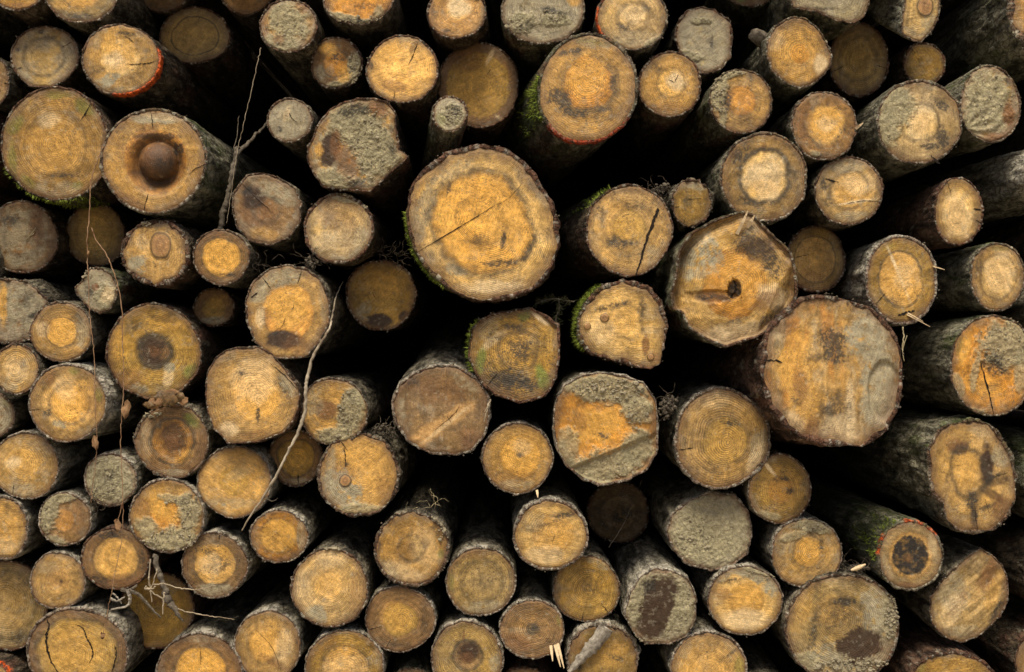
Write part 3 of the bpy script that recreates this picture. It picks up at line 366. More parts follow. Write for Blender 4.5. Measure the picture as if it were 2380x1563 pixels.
# bottom edge
L(180,1518,121,108,-.02,'B','O',.82,.5,"y170,1510,85,70,0,.4;k170,1500,60,14,0,.15","large ochre log with a curved ring crack, bottom left",bark='w',bt=6,pith=(175,1525),cracks=[([(108,1440),(112,1462),(105,1480),(108,1505),(116,1535),(135,1565)],5),([(176,1452),(190,1458),(198,1470),(202,1482),(215,1505),(216,1525),(208,1542)],3),([(270,1500),(272,1525),(262,1560)],2.4)],rk=.9)
L(-25,1592,56,55,-.02,'T','T',.5,.1,"","corner log with orange paint on its rim, bottom left",bark='d',paint=[(20,110)])
L(462,1566,100,92,-.02,'B','G',.62,.4,"y460,1560,60,55,0,.5;w470,1485,60,10,0,.4","brown log with a pale rounded centre on the bottom edge, left of middle",bark='w',bt=4,pith=(466,1555),cracks=[([(466,1510),(466,1545)],1)])
L(622,1502,78,82,-.01,'T','G',.5,.1,"y620,1480,50,45,0,.3;b640,1540,40,10,30,.5;p660,1500,26,50,0,.3;k690,1490,6,14,0,.8","tan log with bark whitened as if lit above it, bottom edge left of middle",bark='w',bt=3,sp=.6,cracks=[([(595,1465),(625,1495),(640,1520),(655,1560)],.9)],pith=(608,1500))
L(800,1553,89,89,-.02,'O','T',.6,.3,"y800,1540,50,40,0,.3;p800,1555,60,40,0,.2;b760,1500,30,14,-30,.3","ochre log under the finely ringed gold one, cut by the bottom edge",bark='w',bt=3,pith=(805,1560))
L(929,1440,82,77,.0,'B','O',.5,.05,"y920,1440,40,40,0,.4;k985,1450,14,40,0,.3;k920,1500,40,10,0,.3","smooth dull brown log between the two bottom edge ochre ones, lower middle",bark='w',bt=3,sp=.6)
L(1085,1528,85,86,-.02,'O','B',.42,.65,"D1088,1516,36,34,0,.8;b1088,1528,18,16,0,.5;b1078,1480,4,18,0,.6;w1150,1540,14,26,0,.6","ochre log with a dark brown bulls eye, bottom edge",bark='w',bt=4,rk=1.2,pith=(1088,1522))
L(1237,1463,76,68,-.02,'B','O',.15,.6,"k1240,1460,12,10,0,.9;k1238,1460,40,34,0,.3;b1200,1490,50,20,20,.5;g1300,1440,8,26,0,.4","concentric ringed brown log with a broken white splinter at its lower right",bark='w',bt=3,rk=1.9,pith=(1239,1461),spl=[[(1290,1498),(1302,1545)],[(1296,1495),(1310,1548)],[(1280,1500),(1284,1532)]],splw=7)
L(1400,1531,84,82,-.0,'O','O',.5,.1,"y1420,1520,50,40,0,.3;k1430,1530,26,10,20,.5;b1345,1500,30,26,0,.4;k1345,1550,12,10,0,.6","ochre log with a loose strip of grey bark lying across its face, bottom edge",bark='w',bt=5,rough=2,pith=(1400,1545),feat=[],flap=[(1410,1455),(1385,1490),(1350,1528),(1322,1560)])
L(1647,1554,90,86,-.02,'T','T',.4,.1,"g1720,1550,14,40,0,.4;y1640,1550,50,50,0,.3;k1700,1520,40,5,-35,.5;w1590,1520,14,40,30,.3","finely ringed tan log with bright white bark on top, bottom edge right of middle",bark='w',bt=5,rk=1.7,pith=(1650,1560))
L(2215,1602,108,88,-.03,'O','O',.5,.1,"g2140,1540,14,26,0,.4;b2310,1560,20,30,0,.6;y2220,1550,70,30,0,.3","yellow ochre log cut by the bottom edge, right corner",bark='r',bt=6,rk=1.4,pith=(2215,1600))
L(958,1616,62,66,.05,'B','B',.3,.2,"","dark mossy log top peeping up at the bottom edge beside the bulls eye",bark='m')
L(1218,1612,66,62,.04,'B','B',.3,.2,"","dim reddish bark top at the bottom edge under the concentric ringed log",bark='r')
L(1775,1650,80,84,.02,'B','B',.3,.2,"","muddy log top at the bottom edge below the smooth peach coloured log",bark='g')
L(2478,1125,100,105,.02,'B','B',.4,.2,"","shaded trunk entering from the right edge beside the star stained log",bark='l')
L(2470,1335,92,95,.05,'B','B',.4,.2,"","shaded trunk entering from the right edge beside the wavy grained log",bark='d')
L(2445,1540,88,85,.05,'B','B',.4,.2,"","shaded trunk in the bottom right corner",bark='d')
L(2462,560,66,66,.2,'B','B',.4,.2,"","dark log deep behind the pale reddish barked one at the right edge",bark='d')
L(574,-32,66,70,.30,'B','B',.4,.2,"","dark brown log in shadow at the top edge left of the pale muddy log",bark='d')
L(380,-28,62,60,.34,'B','B',.4,.2,"","dark log end in shadow at the top edge above the thin ringed one",bark='d')
L(1745,-48,70,68,.25,'B','B',.4,.2,"g1700,0,30,20,0,.8","dark mossy log in the gap at the top edge right of centre",bark='m')
# ---------------------------------------------------------------- one log
def outline(g, th, seed):
    """radius of the outline, in measured units, at the angles th (anticlockwise from the right)"""
    cx, cy = g['x'], g['y']
    if 'poly' in g:
        P = []
        src = g['poly']
        src = [(a[0]+(b[0]-a[0])*q/8, a[1]+(b[1]-a[1])*q/8) for a, b in zip(src, src[1:]+src[:1]) for q in range(8)]
        for (x, y) in src: P.append((math.atan2(-(y-cy), x-cx), math.hypot(x-cx, y-cy)))
        P.sort(); a = np.array([p[0] for p in P]); r = np.array([p[1] for p in P])
        a = np.concatenate([a-2*math.pi, a, a+2*math.pi]); r = np.concatenate([r, r, r])
        q = (th + math.pi) % (2*math.pi) - math.pi
        R = np.interp(q, a, r)
        k = max(1, len(th)//110); R0 = R.copy()
        for s in range(1, k+1): R = R + np.roll(R0, s) + np.roll(R0, -s)
        R /= (2*k+1)
        amp = .012
    else:
        ro = math.radians(g.get('rot', 0)); q = th - ro
        R = g['rx']*g['ry']/np.sqrt((g['ry']*np.cos(q))**2 + (g['rx']*np.sin(q))**2)
        amp = .022
        R = R * (1 + .018*vn(np.cos(th)*1.1+9, np.sin(th)*1.1, seed*.37, 5) + .012*np.cos(3*th+seed))
    R = R * (1 + amp*fbm(np.cos(th)*2.2, np.sin(th)*2.2, seed*.71, 3, 3)) + 1.3*vn(np.cos(th)*16, np.sin(th)*16, seed*.3, 8)
    return R

def parse_stains(s):
    out = []
    for t in s.split(';'):
        t = t.strip()
        if not t: continue
        v = [float(q) for q in t[1:].split(',')]
        out.append((t[0], *v))
    return out

def face_height(g, X, Y, seed, sc):
    """relief of the cut face towards the viewer, metres, at measured positions X, Y"""
    h = .0016*fbm(X*.045, Y*.045, seed, 21, 4)
    h = h + g.get('uneven', .0012)*fbm(X*.012, Y*.012, seed, 22, 3)
    if g.get('vert'): h = h + .0020*fbm(X*.16, Y*.012, seed, 23, 3)
    if g.get('diag'): h = h + .0022*fbm((X+Y)*.10/1.4, (X-Y)*.012, seed, 23, 3)
    if g.get('grooves'):
        ux = (X-2240); uy = (Y-300); an = np.arctan2(uy, ux)
        h = h + .0022*np.sin(an*13 + .05*ux + 2*fbm(X*.02, Y*.02, 1, 2, 2))
    for f in g.get('feat', []):
        if f[0] == 'hollow':
            e = np.hypot(X-f[1], Y-f[2])/f[3]; h = h - f[4]*(1-sm(.55, 1.25, e))
        elif f[0] in ('gouge', 'step'):
            e = np.hypot((X-f[1])/f[3], (Y-f[2])/f[4]) + (.34 if f[0] == 'gouge' else .07)*fbm(X*.07, Y*.07, seed, 4, 4)
            k = 1-sm(.85, 1.02, e); h = h - abs(f[5])*k
        elif f[0] == 'facet':
            ca, sa = math.cos(math.radians(f[3])), math.sin(math.radians(f[3]))
            q = (X-f[1])*ca + (Y-f[2])*sa + 5*fbm(X*.03, Y*.03, seed, 6, 3); h = h - f[4]*np.maximum(0, q)*sc
        elif f[0] == 'lip':
            k = sm(-6, 6, Y - (1060 - .42*(X-1400)*(1+.0))) ; h = h - f[5]*k
    if 'dome' in g:
        x, y, r = g['dome']; e = np.hypot(X-x, Y-y)/r
        h = np.where(e < 1, np.maximum(h, -.036+.055*np.sqrt(np.clip(1-e*e, 0, 1))), h)
    return h

def stain_mask(st, X, Y, seed, i):
    kind, x, y, rx, ry, ro, a = st
    c, s = math.cos(math.radians(ro)), math.sin(math.radians(ro))
    u = (X-x)*c + (Y-y)*s; v = -(X-x)*s + (Y-y)*c
    e = np.sqrt((u/rx)**2 + (v/ry)**2)
    if kind in 'mdk':
        e = e + .34*fbm(X*.055, Y*.055, seed+i*3.3, 31, 4, .7)
        m = (1-sm(.64, 1.06, e + .10*fbm(X*.22, Y*.22, seed, 35, 3, .8))) if kind != 'k' else (1-sm(.15, 1.45, e))
        if kind == 'k':
            big = min(1, max(rx, ry)/20)
            m = (.30*m + .85*m*sm(-.05, .38, fbm(X*.15, Y*.15, seed+i, 33, 4, .85)*big + m*.75 - .38))*a; return np.clip(m*(1.65 if a < 1.05 else 2), 0, 1)
    elif kind == 'K':
        e = e + .10*fbm(X*.08, Y*.08, seed, 31, 4, .7); m = (1-sm(.84, .98, e))*(.80+.25*np.clip(fbm(X*.12, Y*.12, seed, 32, 3), -1, 1))
    elif kind in 'w':
        e = e + .35*fbm(X*.06, Y*.06, seed+i*3.3, 31, 4, .7); m = (1-sm(.7, 1.1, e))*sm(-.6, .1, fbm(X*.09, Y*.09, seed+i, 34, 4, .7)+.1)
    else:
        e = e + .28*fbm(X*.04, Y*.04, seed+i*3.3, 31, 3); m = 1-sm(.5, 1.12, e)
    return np.clip(m * a * (1.0 if kind == 'm' else 1.4), 0, 1.2)

def face_colour(g, X, Y, t, th, seed):
    sap, heart = np.array(WOOD[g['sap']]), np.array(WOOD[g['heart']])
    tw = t + .05*fbm(X*.022, Y*.022, seed, 41, 3) + .012*fbm(X*.1, Y*.1, seed, 42, 2)
    hr, bw = g['hr'], g.get('bw', .07)
    c = np.tile(sap, (len(X), 1))
    c = mixc(c, heart, 1-sm(hr-.02, hr+.02, tw))
    # centre of a face is usually a little warmer and lighter than its edge
    c = c * (1.18 - .46*sm(.30, 1.02, tw + .22*fbm(X*.02, Y*.02, seed, 56, 3)))[:, None]
    # years of wetter and drier growth: broad rings of darker and lighter wood
    zr = fbm(tw*6.5, 0*tw+seed, 0, 55, 4, .7); c = c * (1 + .34*zr*sm(.05, .2, t))[:, None]
    rt = ((g['x']*31+g['y']*17) % 23)/23.; lum = c @ np.array([.35, .5, .15]); c = c + (lum[:, None]*np.array([1.18, 1.0, .60])[None, :]*1.06 - c)*(.55*rt*rt*(0 if g['rx'] in (145, 107) else 1))
    c = c * np.array([1, 1-.02, 1-.10])[None, :] * (.80 + .36*((g['x']*13+g['y']*7) % 17)/17)
    band = np.exp(-((tw-hr-.02)/bw)**2)*g['bd']*sm(-.35-.8*g['bd'], .35-.35*g['bd'], fbm(X*.05, Y*.05, seed, 43, 4, .7)+.1)
    # broad mottling, warm/cool drift and radial drying streaks
    c = c * (1 + .30*fbm(X*.028, Y*.028, seed, 44, 4, .65))[:, None]
    ray = fbm(np.cos(th)*7, np.sin(th)*7, seed, 45, 3, .7)
    c = c * (1 + .16*ray*sm(.2, .6, t))[:, None]
    dr = fbm(X*.02, Y*.02, seed, 46, 3)
    c = c * np.stack([1+.05*dr, 1-.0*dr, 1-.22*dr], 1)
    if g.get('vert'):
        s_ = fbm(X*.11, Y*.008, seed, 48, 4, .7); s2 = fbm(X*.035+.4*fbm(X*.02, Y*.02, 1, 9), Y*.006, seed, 47, 4, .7); c = c*(1+.40*s_)[:, None]; c = mixc(c, (.52,.22,.035), sm(.0, .45, s2)*.7*sm(2010, 1900, X)); c = mixc(c, (.44,.36,.22), sm(.1, .5, -s2)*.45)
    if g.get('diag'):
        s_ = fbm((X+Y)*.05+.6*vn(X*.02, Y*.02, seed), (X-Y)*.006, seed, 48, 4, .7); c = c*(1+.40*s_)[:, None]
    # saw arcs across the face
    a0 = seed*1.7; q = (X*math.cos(a0)+Y*math.sin(a0)); c = c*(1+.05*fbm(q*.22, q*0+.3, seed, 49, 3, .7))[:, None]
    # weathering grey in patches, stronger at the rim
    gw = g.get('gw', .12)
    wmask = sm(.05, .75, fbm(X*.03, Y*.03, seed, 50, 4, .7)*.8 + gw*.8 - .15 + .35*sm(.75, 1, t))
    c = mixc(c, (.31, .265, .18), wmask*min(1, .40+.4*gw))
    # mould bloom in soft patches
    mb = sm(.28, .9, fbm(X*.05, Y*.05, seed, 51, 5, .75)+.10*g.get('sp', .6))
    c = mixc(c, (.085, .062, .034), mb*.60*g.get('sp', .6))
    mud = np.zeros(len(X))
    for i, st in enumerate(parse_stains(g['st'])):
        m = stain_mask(st, X, Y, seed, i); k = STAIN[st[0]]
        if st[0] == 'm':
            mud = np.maximum(mud, np.clip(m, 0, 1))
            vvar = (1+.25*fbm(X*.09, Y*.09, seed, 52, 4, .7))
            c = c + (np.array(k)[None, :]*vvar[:, None] - c)*(.90*np.clip(m, 0, 1))[:, None]
        else:
            f = {'k': .85, 'b': .75, 'y': .75, 'p': .8, 'g': .75, 'w': .85, 'd': .95, 'K': 1}.get(st[0], .9)
            c = mixc(c, k, m*f); mud = mud*(1-.8*np.clip(m, 0, 1)) if st[0] == 'd' else mud
    c = mixc(c, (.055, .043, .026), np.minimum(1, band*1.3)*.9*(1-mud))
    # thin crumbs of mud here and there
    cr = sm(.55, .75, fbm(X*.11, Y*.11, seed, 53, 3, .6)+.25*g.get('gw', 0))*.55
    c = mixc(c, (.40, .36, .26), cr*.5)
    # stained edge under the bark
    c = mixc(c, (.15, .080, .035), sm(.80+.14*fbm(X*.03, Y*.03, seed, 57, 3), 1.02, t)*.75*(1-mud))
    return np.clip(c, .008, .85), mud

def bark_colour(g, TH, Yd, R, seed, off):
    lo, hi = BARK[g.get('bark', 'g')]; lo, hi = np.array(lo), np.array(hi)
    u, v = np.cos(TH)*R*.03, np.sin(TH)*R*.03; z = Yd*9
    n = sm(-.5, .55, fbm(u*1.6, v*1.6, z+seed, 61, 5, .7))
    c = lo[None, :] + (hi-lo)[None, :]*n[:, None]
    if g.get('lich'): c = mixc(c, (.5, .52, .42), sm(.1, .5, fbm(u*2, v*2, z*1.4, 63, 4, .7))*sm(.0, .6, np.sin(TH)))
    if g.get('bark') in ('m', 'l'):
        k = sm(.05, .6, fbm(u*1.2, v*1.2, z*.7+seed, 64, 4, .7)+.25*np.sin(TH)); c = mixc(c, (.075, .095, .025), k*.75)
        k = sm(.25, .6, fbm(u*3, v*3, z*2+seed, 65, 4, .7)); c = mixc(c, (.33, .34, .26), k*.6)
    if g.get('bark') in ('r', 'm', 'd'):
        k = sm(.15, .6, fbm(u*.9, v*.9, z*.6+seed, 66, 3)); c = mixc(c, (.14, .065, .042), k*.6)
    # dust and mud spatters; w and s bark whitened near the cut to imitate light
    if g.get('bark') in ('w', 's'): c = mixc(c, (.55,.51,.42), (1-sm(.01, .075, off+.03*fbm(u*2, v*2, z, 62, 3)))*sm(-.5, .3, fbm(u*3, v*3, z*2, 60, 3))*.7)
    k = sm(.35, .7, fbm(u*4, v*4, z*3+seed, 67, 3, .7)); c = mixc(c, (.33, .30, .23), k*.6)
    for a, b, s_ in g.get('mossb', []):
        q = np.degrees(TH) % 360; e = np.minimum(sm(a-12, a+8, q), 1-sm(b-8, b+12, q))
        c = mixc(c, (.06, .085, .018), e*s_*sm(-.5, .1, fbm(u*3, v*3, z, 68, 3)))
    paint = [( -105, 18)] if g.get('paint2') else g.get('paint', [])
    for a, b in paint:
        mid, half = (a+b)/2, (b-a)/2
        q = np.abs((np.degrees(TH)-mid+180) % 360-180)
        e = (1-sm(half-6, half+2, q))*(1-sm(.010+.012*bool(g.get('paint2')), .026+.014*bool(g.get('paint2')), off+.008*fbm(u*3, v*3, z, 69, 3)))*(sm(-.45, .0, fbm(u*5, v*5, z*5, 70, 3)) if not g.get('paint2') else 1)
        c = mixc(c, (.92, .125, .015) if g['rx'] < 110 else (.40, .055, .014), e)
    return np.clip(c, .01, .8)

def log_object(g, idx, lowres=False):
    seed = idx*1.37 + .5; d = g['d']; sc = scl(d); cx, cy = g['x'], g['y']
    n = 48 if lowres else int(min(200, max(96, (g['rx']+g['ry'])*.9)))
    rings = 7 if lowres else int(min(56, max(22, (g['rx']+g['ry'])*.24)))
    wx, wy, wz = world(cx, cy, d)
    root = bpy.data.objects.new('log', None); COL.objects.link(root); root.location = (wx, wy, wz)
    root.empty_display_size = .05
    th = np.arange(n)*2*math.pi/n
    R = outline(g, th, seed); bt = g.get('bt', 4)
    rough = g.get('rough', 1.0)
    Rin = R - bt*(1+(.35+.9*(rough-1))*fbm(np.cos(th)*3, np.sin(th)*3, seed, 71, 3))
    px0, py0 = g.get('pith', (cx + RNG.uniform(-.08, .08)*g['rx'], cy + RNG.uniform(-.08, .08)*g['ry']))
    ex, ey = cx + Rin*np.cos(th), cy - Rin*np.sin(th)
    tlx, tly = RNG.uniform(-.085, .085, 2)                     # the saw never cuts quite square
    def plane(X, Y): return ((X-cx)*tlx + (Y-cy)*tly)*sc
    # ---- cut face: rings about the pith
    s = (np.arange(1, rings+1)/rings)
    TT = np.repeat(s, n); TH = np.tile(th, rings)
    X = px0 + (np.tile(ex, rings)-px0)*TT; Y = py0 + (np.tile(ey, rings)-py0)*TT
    X = np.concatenate([[px0], X]); Y = np.concatenate([[py0], Y]); TT = np.concatenate([[0.0], TT]); TH = np.concatenate([[0.0], TH])
    col, mud = face_colour(g, X, Y, TT, TH, seed)
    h = face_height(g, X, Y, seed, sc)
    h = h + mud*(.0015 + .0050*np.abs(fbm(X*.05, Y*.05, seed, 81, 4, .6)) + .0012*fbm(X*.2, Y*.2, seed, 82, 3, .7))
    edge = sm(.95, 1.0, TT); h = h*(1-edge*.6) - .0015*edge
    V = np.stack([(X-cx)*sc, plane(X, Y)-h, -(Y-cy)*sc], 1)
    F = [(0, 1+(j+1) % n, 1+j) for j in range(n)]
    for r in range(rings-1):
        a = 1+r*n
        for j in range(n):
            k = (j+1) % n; F.append((a+j, a+k, a+n+k, a+n+j))
    F = [tuple(reversed(f)) for f in F]
    # ring phase follows the outline; spacing differs from log to log
    rmean = float(np.mean(Rin))*sc
    rr = TT*rmean*(.8+.5*((idx*7919) % 13)/13) + .0006*fbm(X*.05, Y*.05, seed, 83, 3)
    o = mesh_obj('cut_face', V, F, MAT['wood'], root, attrs=dict(base=col, mud=mud, rr=rr, rk=np.full(len(X), g.get('rk', .9)), sp=np.full(len(X), g.get('sp', .6))))
    # ---- bark: rim round the cut, then the trunk running back into the pile
    offs = None
    if lowres: offs = [0, .004, .05, .2, .6, 1.4, 3.4]
    else: offs = [0, .003, .008, .014, .021, .030] + list(np.arange(.042, .50, .016)) + [.55, .65, .8, 1.0, 1.3, 1.7, 2.2, 2.8, 3.4]
    offs = [q for q in offs if q <= g.get('len', 9)]
    tx, ty = g.get('tilt', (0, 0)); tx += RNG.uniform(-.015, .015); ty += RNG.uniform(-.015, .015)
    chip = rough*(1.5*fbm(np.cos(th)*12, np.sin(th)*12, seed, 77, 3, .8) + 1.6*sm(.25, .6, fbm(np.cos(th)*7, np.sin(th)*7, seed, 78, 3)))
    Rm = float(np.mean(R)); tap = RNG.uniform(-.02, .03)
    rowsX, rowsY, rowsZ, rowsO, rowsT, rowsR = [], [], [], [], [], []
    hin = -plane(ex, ey)
    rimn = (.0034*rough)*fbm(np.cos(th)*9, np.sin(th)*9, seed, 72, 4, .7)
    # inner edge just under the face, rim lip, then outwards
    rowsX.append((Rin-1.2)*np.cos(th)*sc); rowsZ.append((Rin-1.2)*np.sin(th)*sc); rowsY.append(plane(ex, ey)+.004); rowsO.append(np.zeros(n)); rowsT.append(th); rowsR.append(Rin)
    rowsX.append((Rin+.3)*np.cos(th)*sc); rowsZ.append((Rin+.3)*np.sin(th)*sc); rowsY.append(plane(ex, ey)-.0005-rimn); rowsO.append(np.zeros(n)); rowsT.append(th); rowsR.append(Rin)
    mx, mz = cx + R*np.cos(th), cy - R*np.sin(th)
    for i, of in enumerate(offs):
        k = sm(0, .6, of)*.75
        rad = (R*(1-k) + Rm*k)*(1-tap*of)
        u, v = np.cos(th)*Rm*.03, np.sin(th)*Rm*.03
        ns = fbm(u*1.3, v*1.3, of*7+seed, 73, 4, .6)*1.6 + .9*np.abs(fbm(u*3.2, v*3.2, of*22+seed, 74, 3, .6))
        amp = rough*sm(-.004, .03, of)*(2.5 if not lowres else 1.0)
        rad = rad + ns*amp + chip*(1-sm(.004, .05, of))
        if 'scar' in g and .02 < of < .25: pass
        rowsX.append(rad*np.cos(th)*sc + tx*of); rowsZ.append(rad*np.sin(th)*sc + ty*of)
        rowsY.append(plane(mx, mz)*(1 if of < .03 else max(0, 1-(of-.03)*3)) + of - (rimn if of == 0 else 0)); rowsO.append(np.full(n, of)); rowsT.append(th); rowsR.append(rad)
    m = len(rowsX); VX = np.stack([np.concatenate(rowsX), np.concatenate(rowsY), np.concatenate(rowsZ)], 1)
    F = []
    for r in range(m-1):
        for j in range(n):
            k = (j+1) % n; a = r*n
            F.append((a+j, a+k, a+n+k, a+n+j))
    F.append(tuple((m-1)*n+j for j in range(n)))
    TH2, OF, RR = np.concatenate(rowsT), np.concatenate(rowsO), np.concatenate(rowsR)
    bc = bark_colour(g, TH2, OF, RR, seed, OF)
    rim = np.zeros(m*n); rim[:3*n] = 1; rim[2*n:3*n] = .55
    rimc = np.array([.13, .062, .034]) * (1+.5*fbm(np.cos(TH2)*9, np.sin(TH2)*9, seed, 75, 3))[:, None]
    wfl = sm(.30, .5, fbm(np.cos(TH2)*26, np.sin(TH2)*26, seed+OF*50, 76, 2))[:, None]
    rimc = rimc*(1-wfl) + wfl*np.array([.42, .38, .30])
    if not g.get('paint') and not g.get('paint2'): bc = bc*(1-rim[:, None]*.8) + rimc*rim[:, None]*.8
    else: bc = bc*(1-rim[:, None]*.35) + rimc*rim[:, None]*.35
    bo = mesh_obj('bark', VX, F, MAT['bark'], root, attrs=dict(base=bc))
    if lowres: return root

    hgt = lambda x, y: float(face_height(g, np.array([x]), np.array([y]), seed, sc)[0])
    mudat = lambda x, y: 0.0
    def loc(x, y, up=0.0):
        return np.array([(x-cx)*sc, float(plane(x, y)) - hgt(x, y) - up, -(y-cy)*sc])
    # ---- drying cracks
    auto = []
    if idx % 3 == 0 and not g.get('clods'):
        for q in range(1+idx % 2):
            a = RNG.uniform(0, 6.28); f0 = RNG.uniform(.55, .8); j = int(a/6.2832*n) % n
            auto.append(([(px0+(ex[j]-px0)*f, py0+(ey[j]-py0)*f) for f in (.985, (f0+1)/2, f0)], RNG.uniform(1.0, 1.8)))
    for pts, w in g.get('cracks', [])+auto:
        P = smooth_path(pts, 7, .5 if w < 4 else 1.0); vs, fs = [], []
        for i, p in enumerate(P):
            a, b = P[max(i-1, 0)], P[min(i+1, len(P)-1)]; t = b-a; t = t/(np.linalg.norm(t)+1e-9); nn = np.array([-t[1], t[0]])
            f = i/(len(P)-1); ww = w*.5*(1-.75*abs(2*f-1)**2.5)*(1+.35*RNG.randn()) if not g.get('wedge') else w*.5*(1.2-.75*f)*(1+.15*RNG.randn())
            ww = max(ww, .25)
            l, r = p+nn*ww, p-nn*ww; vs += [loc(l[0], l[1], .0014), loc(r[0], r[1], .0014)]
            if i: k = 2*i; fs.append((k-2, k-1, k+1, k))
        mesh_obj('crack', vs, fs, MAT['crack'], o, False)
    # ---- round knots: a low domed disc with its own rings
    for (kx, ky, kr) in g.get('knots', []):
        nn, rs = 40, 12; ss = np.arange(1, rs+1)/rs; tt = np.repeat(ss, nn); aa = np.tile(np.arange(nn)*2*math.pi/nn, rs)
        asp = 1.25 if kr > 18 else 1.1
        kk = kr*(1+.08*vn(np.cos(aa)*2, np.sin(aa)*2, seed, 5))
        X = kx + kk*tt*np.cos(aa); Y = ky - kk*tt*np.sin(aa)*asp
        X = np.concatenate([[kx], X]); Y = np.concatenate([[ky], Y]); tt = np.concatenate([[0], tt])
        base = np.array([face_colour(g, X, Y, tt*.3, X*0, seed)[0]])[0]
        c = mixc(base, (.40, .22, .085), 1-sm(.7, .8, tt)); c = mixc(c, (.05, .03, .016), np.exp(-((tt-.84)/.10)**2)*.9)
        c = mixc(c, (.22, .12, .05), np.exp(-((tt-.3)/.15)**2)*.6)
        hh = face_height(g, X, Y, seed, sc)+.0035*(1-tt**4)+.0016-.0008*tt
        V = np.stack([(X-cx)*sc, plane(X, Y)-hh, -(Y-cy)*sc], 1)
        F = [(0, 1+j, 1+(j+1) % nn) for j in range(nn)]
        for r in range(rs-1):
            for j in range(nn): a = 1+r*nn; k = (j+1) % nn; F.append((a+j, a+nn+j, a+nn+k, a+k))
        mesh_obj('knot', V, F, MAT['wood'], o, attrs=dict(base=c, mud=0*tt, rr=tt*kr*sc*1.2, rk=0*tt+1, sp=0*tt+.5))
    # ---- crumbs and clods of dried mud
    for (x, y, rx, ry, cnt, size) in g.get('clods', []):
        vs, fs = [], []
        for i in range(int(cnt*1.5)):
            a = RNG.uniform(0, 2*math.pi); q = math.sqrt(RNG.rand())
            X, Y = x+rx*q*math.cos(a), y+ry*q*math.sin(a)
            r = size*sc*RNG.choice([.35, .5, .7, 1.0, 1.5], p=[.36, .32, .2, .09, .03])*1.0
            q_ = math.hypot(X-cx, Y-cy); ro = float(np.interp(math.atan2(-(Y-cy), X-cx) % (2*math.pi), np.append(th, 2*math.pi), np.append(R, R[0])))
            if q_ > ro: 
                X = cx+(X-cx)*ro/q_; Y = cy+(Y-cy)*ro/q_
            chunk(vs, fs, loc(X, Y, .003+r*.25), r, (1.1, .7, .9))
        mesh_obj('mud_clump', vs, fs, MAT['mud'], o, False)['kind'] = 'stuff'
    # ---- raised splinters, torn fibres
    for pr in g.get('spl', []):
        vs, fs = [], []; (x0, y0), (x1, y1) = pr; w = g.get('splw', 5)
        nx, ny = -(y1-y0), (x1-x0); L_ = math.hypot(nx, ny); nx /= L_; ny /= L_
        a = loc(x0, y0, .004); b = np.array([(x1-cx)*sc, float(plane(x1, y1))-.02, -(y1-cy)*sc]); wv = np.array([nx, 0, -ny])*w*.5*sc
        for p, k in ((a, 1), ((a+b)/2+np.array([0, -.004, 0]), .8), (b, .25)):
            vs += [p-wv*k, p+wv*k, p+wv*k*.6+np.array([0, .006, 0]), p-wv*k*.6+np.array([0, .006, 0])]
        for s_ in (0, 4):
            for q in range(4): fs.append((s_+q, s_+(q+1) % 4, s_+4+(q+1) % 4, s_+4+q))
        fs += [(3, 2, 1, 0), (8, 9, 10, 11)]
        mesh_obj('splinter', vs, fs, MAT['splinter'], o, False)
    for pr in g.get('splf', []):
        vs, fs = [], []; P = [loc(p[0], p[1], .003) for p in pr]; tube(vs, fs, P, .0012, 4); mesh_obj('splinter', vs, fs, MAT['straw'], o)
    # ---- a stub of a branch on the bark
    if 'stub' in g:
        x, y, r = g['stub']; vs, fs = [], []
        a = np.array([(x+26-cx)*sc, .10, -(y+8-cy)*sc]); b = np.array([(x-14-cx)*sc, .05, -(y-8-cy)*sc])
        tube(vs, fs, [a, (a+b)/2, b], [r*sc*.9, r*sc*.7, r*sc*.62], 14)
        vs = [tuple(np.array(v)+RNG.randn(3)*.0022) for v in vs]
        mesh_obj('branch_stub', vs, fs, MAT['stick'], bo)
    # ---- a loose strip of bark across the face
    if 'flap' in g:
        P = smooth_path(g['flap'], 8); vs, fs = [], []; m_ = len(P)
        for i, p in enumerate(P):
            f = i/(m_-1); t = P[min(i+1, m_-1)]-P[max(i-1, 0)]; t /= np.linalg.norm(t); nn = np.array([-t[1], t[0]])
            w = (20 - 15*f)*(1+.12*RNG.randn())
            for q in np.linspace(-1, 1, 5):
                pp = p+nn*w*q; h_ = .018+.010*(1-q*q)+.002*RNG.randn()
                vs.append(np.array([(pp[0]-cx)*sc, -h_, -(pp[1]-cy)*sc]))
            for q in range(5): vs.append(vs[-5]+np.array([0, .007, 0]))
        for i in range(m_-1):
            a = i*10
            for q in range(4): fs.append((a+q, a+q+1, a+q+11, a+q+10)); fs.append((a+5+q, a+15+q, a+16+q, a+6+q))
            fs += [(a, a+10, a+15, a+5), (a+4, a+9, a+19, a+14)]
        fs += [(0, 5, 6, 7, 8, 9, 4, 3, 2, 1)]
        mesh_obj('bark_strip', vs, fs, MAT['flake'], root)
    # ---- a bare scar where bark and a branch were torn off
    if 'scar' in g:
        vs, fs = [], []
        nn, rs = 26, 6
        for r in range(rs+1):
            for j in range(nn):
                a = j*2*math.pi/nn; q = r/rs
                an = math.radians(146)+q*.42*math.cos(a); of = .085+q*.062*math.sin(a)
                rad = (Rm+3.5-2*q*q+2*math.sin(3*a)*.3)*sc
                vs.append((rad*math.cos(an)+tx*of, of, rad*math.sin(an)+ty*of))
        for r in range(rs):
            for j in range(nn): k = (j+1) % nn; fs.append((r*nn+j, r*nn+k, (r+1)*nn+k, (r+1)*nn+j))
        mesh_obj('bare_patch', vs, fs, MAT['splinter'], root)
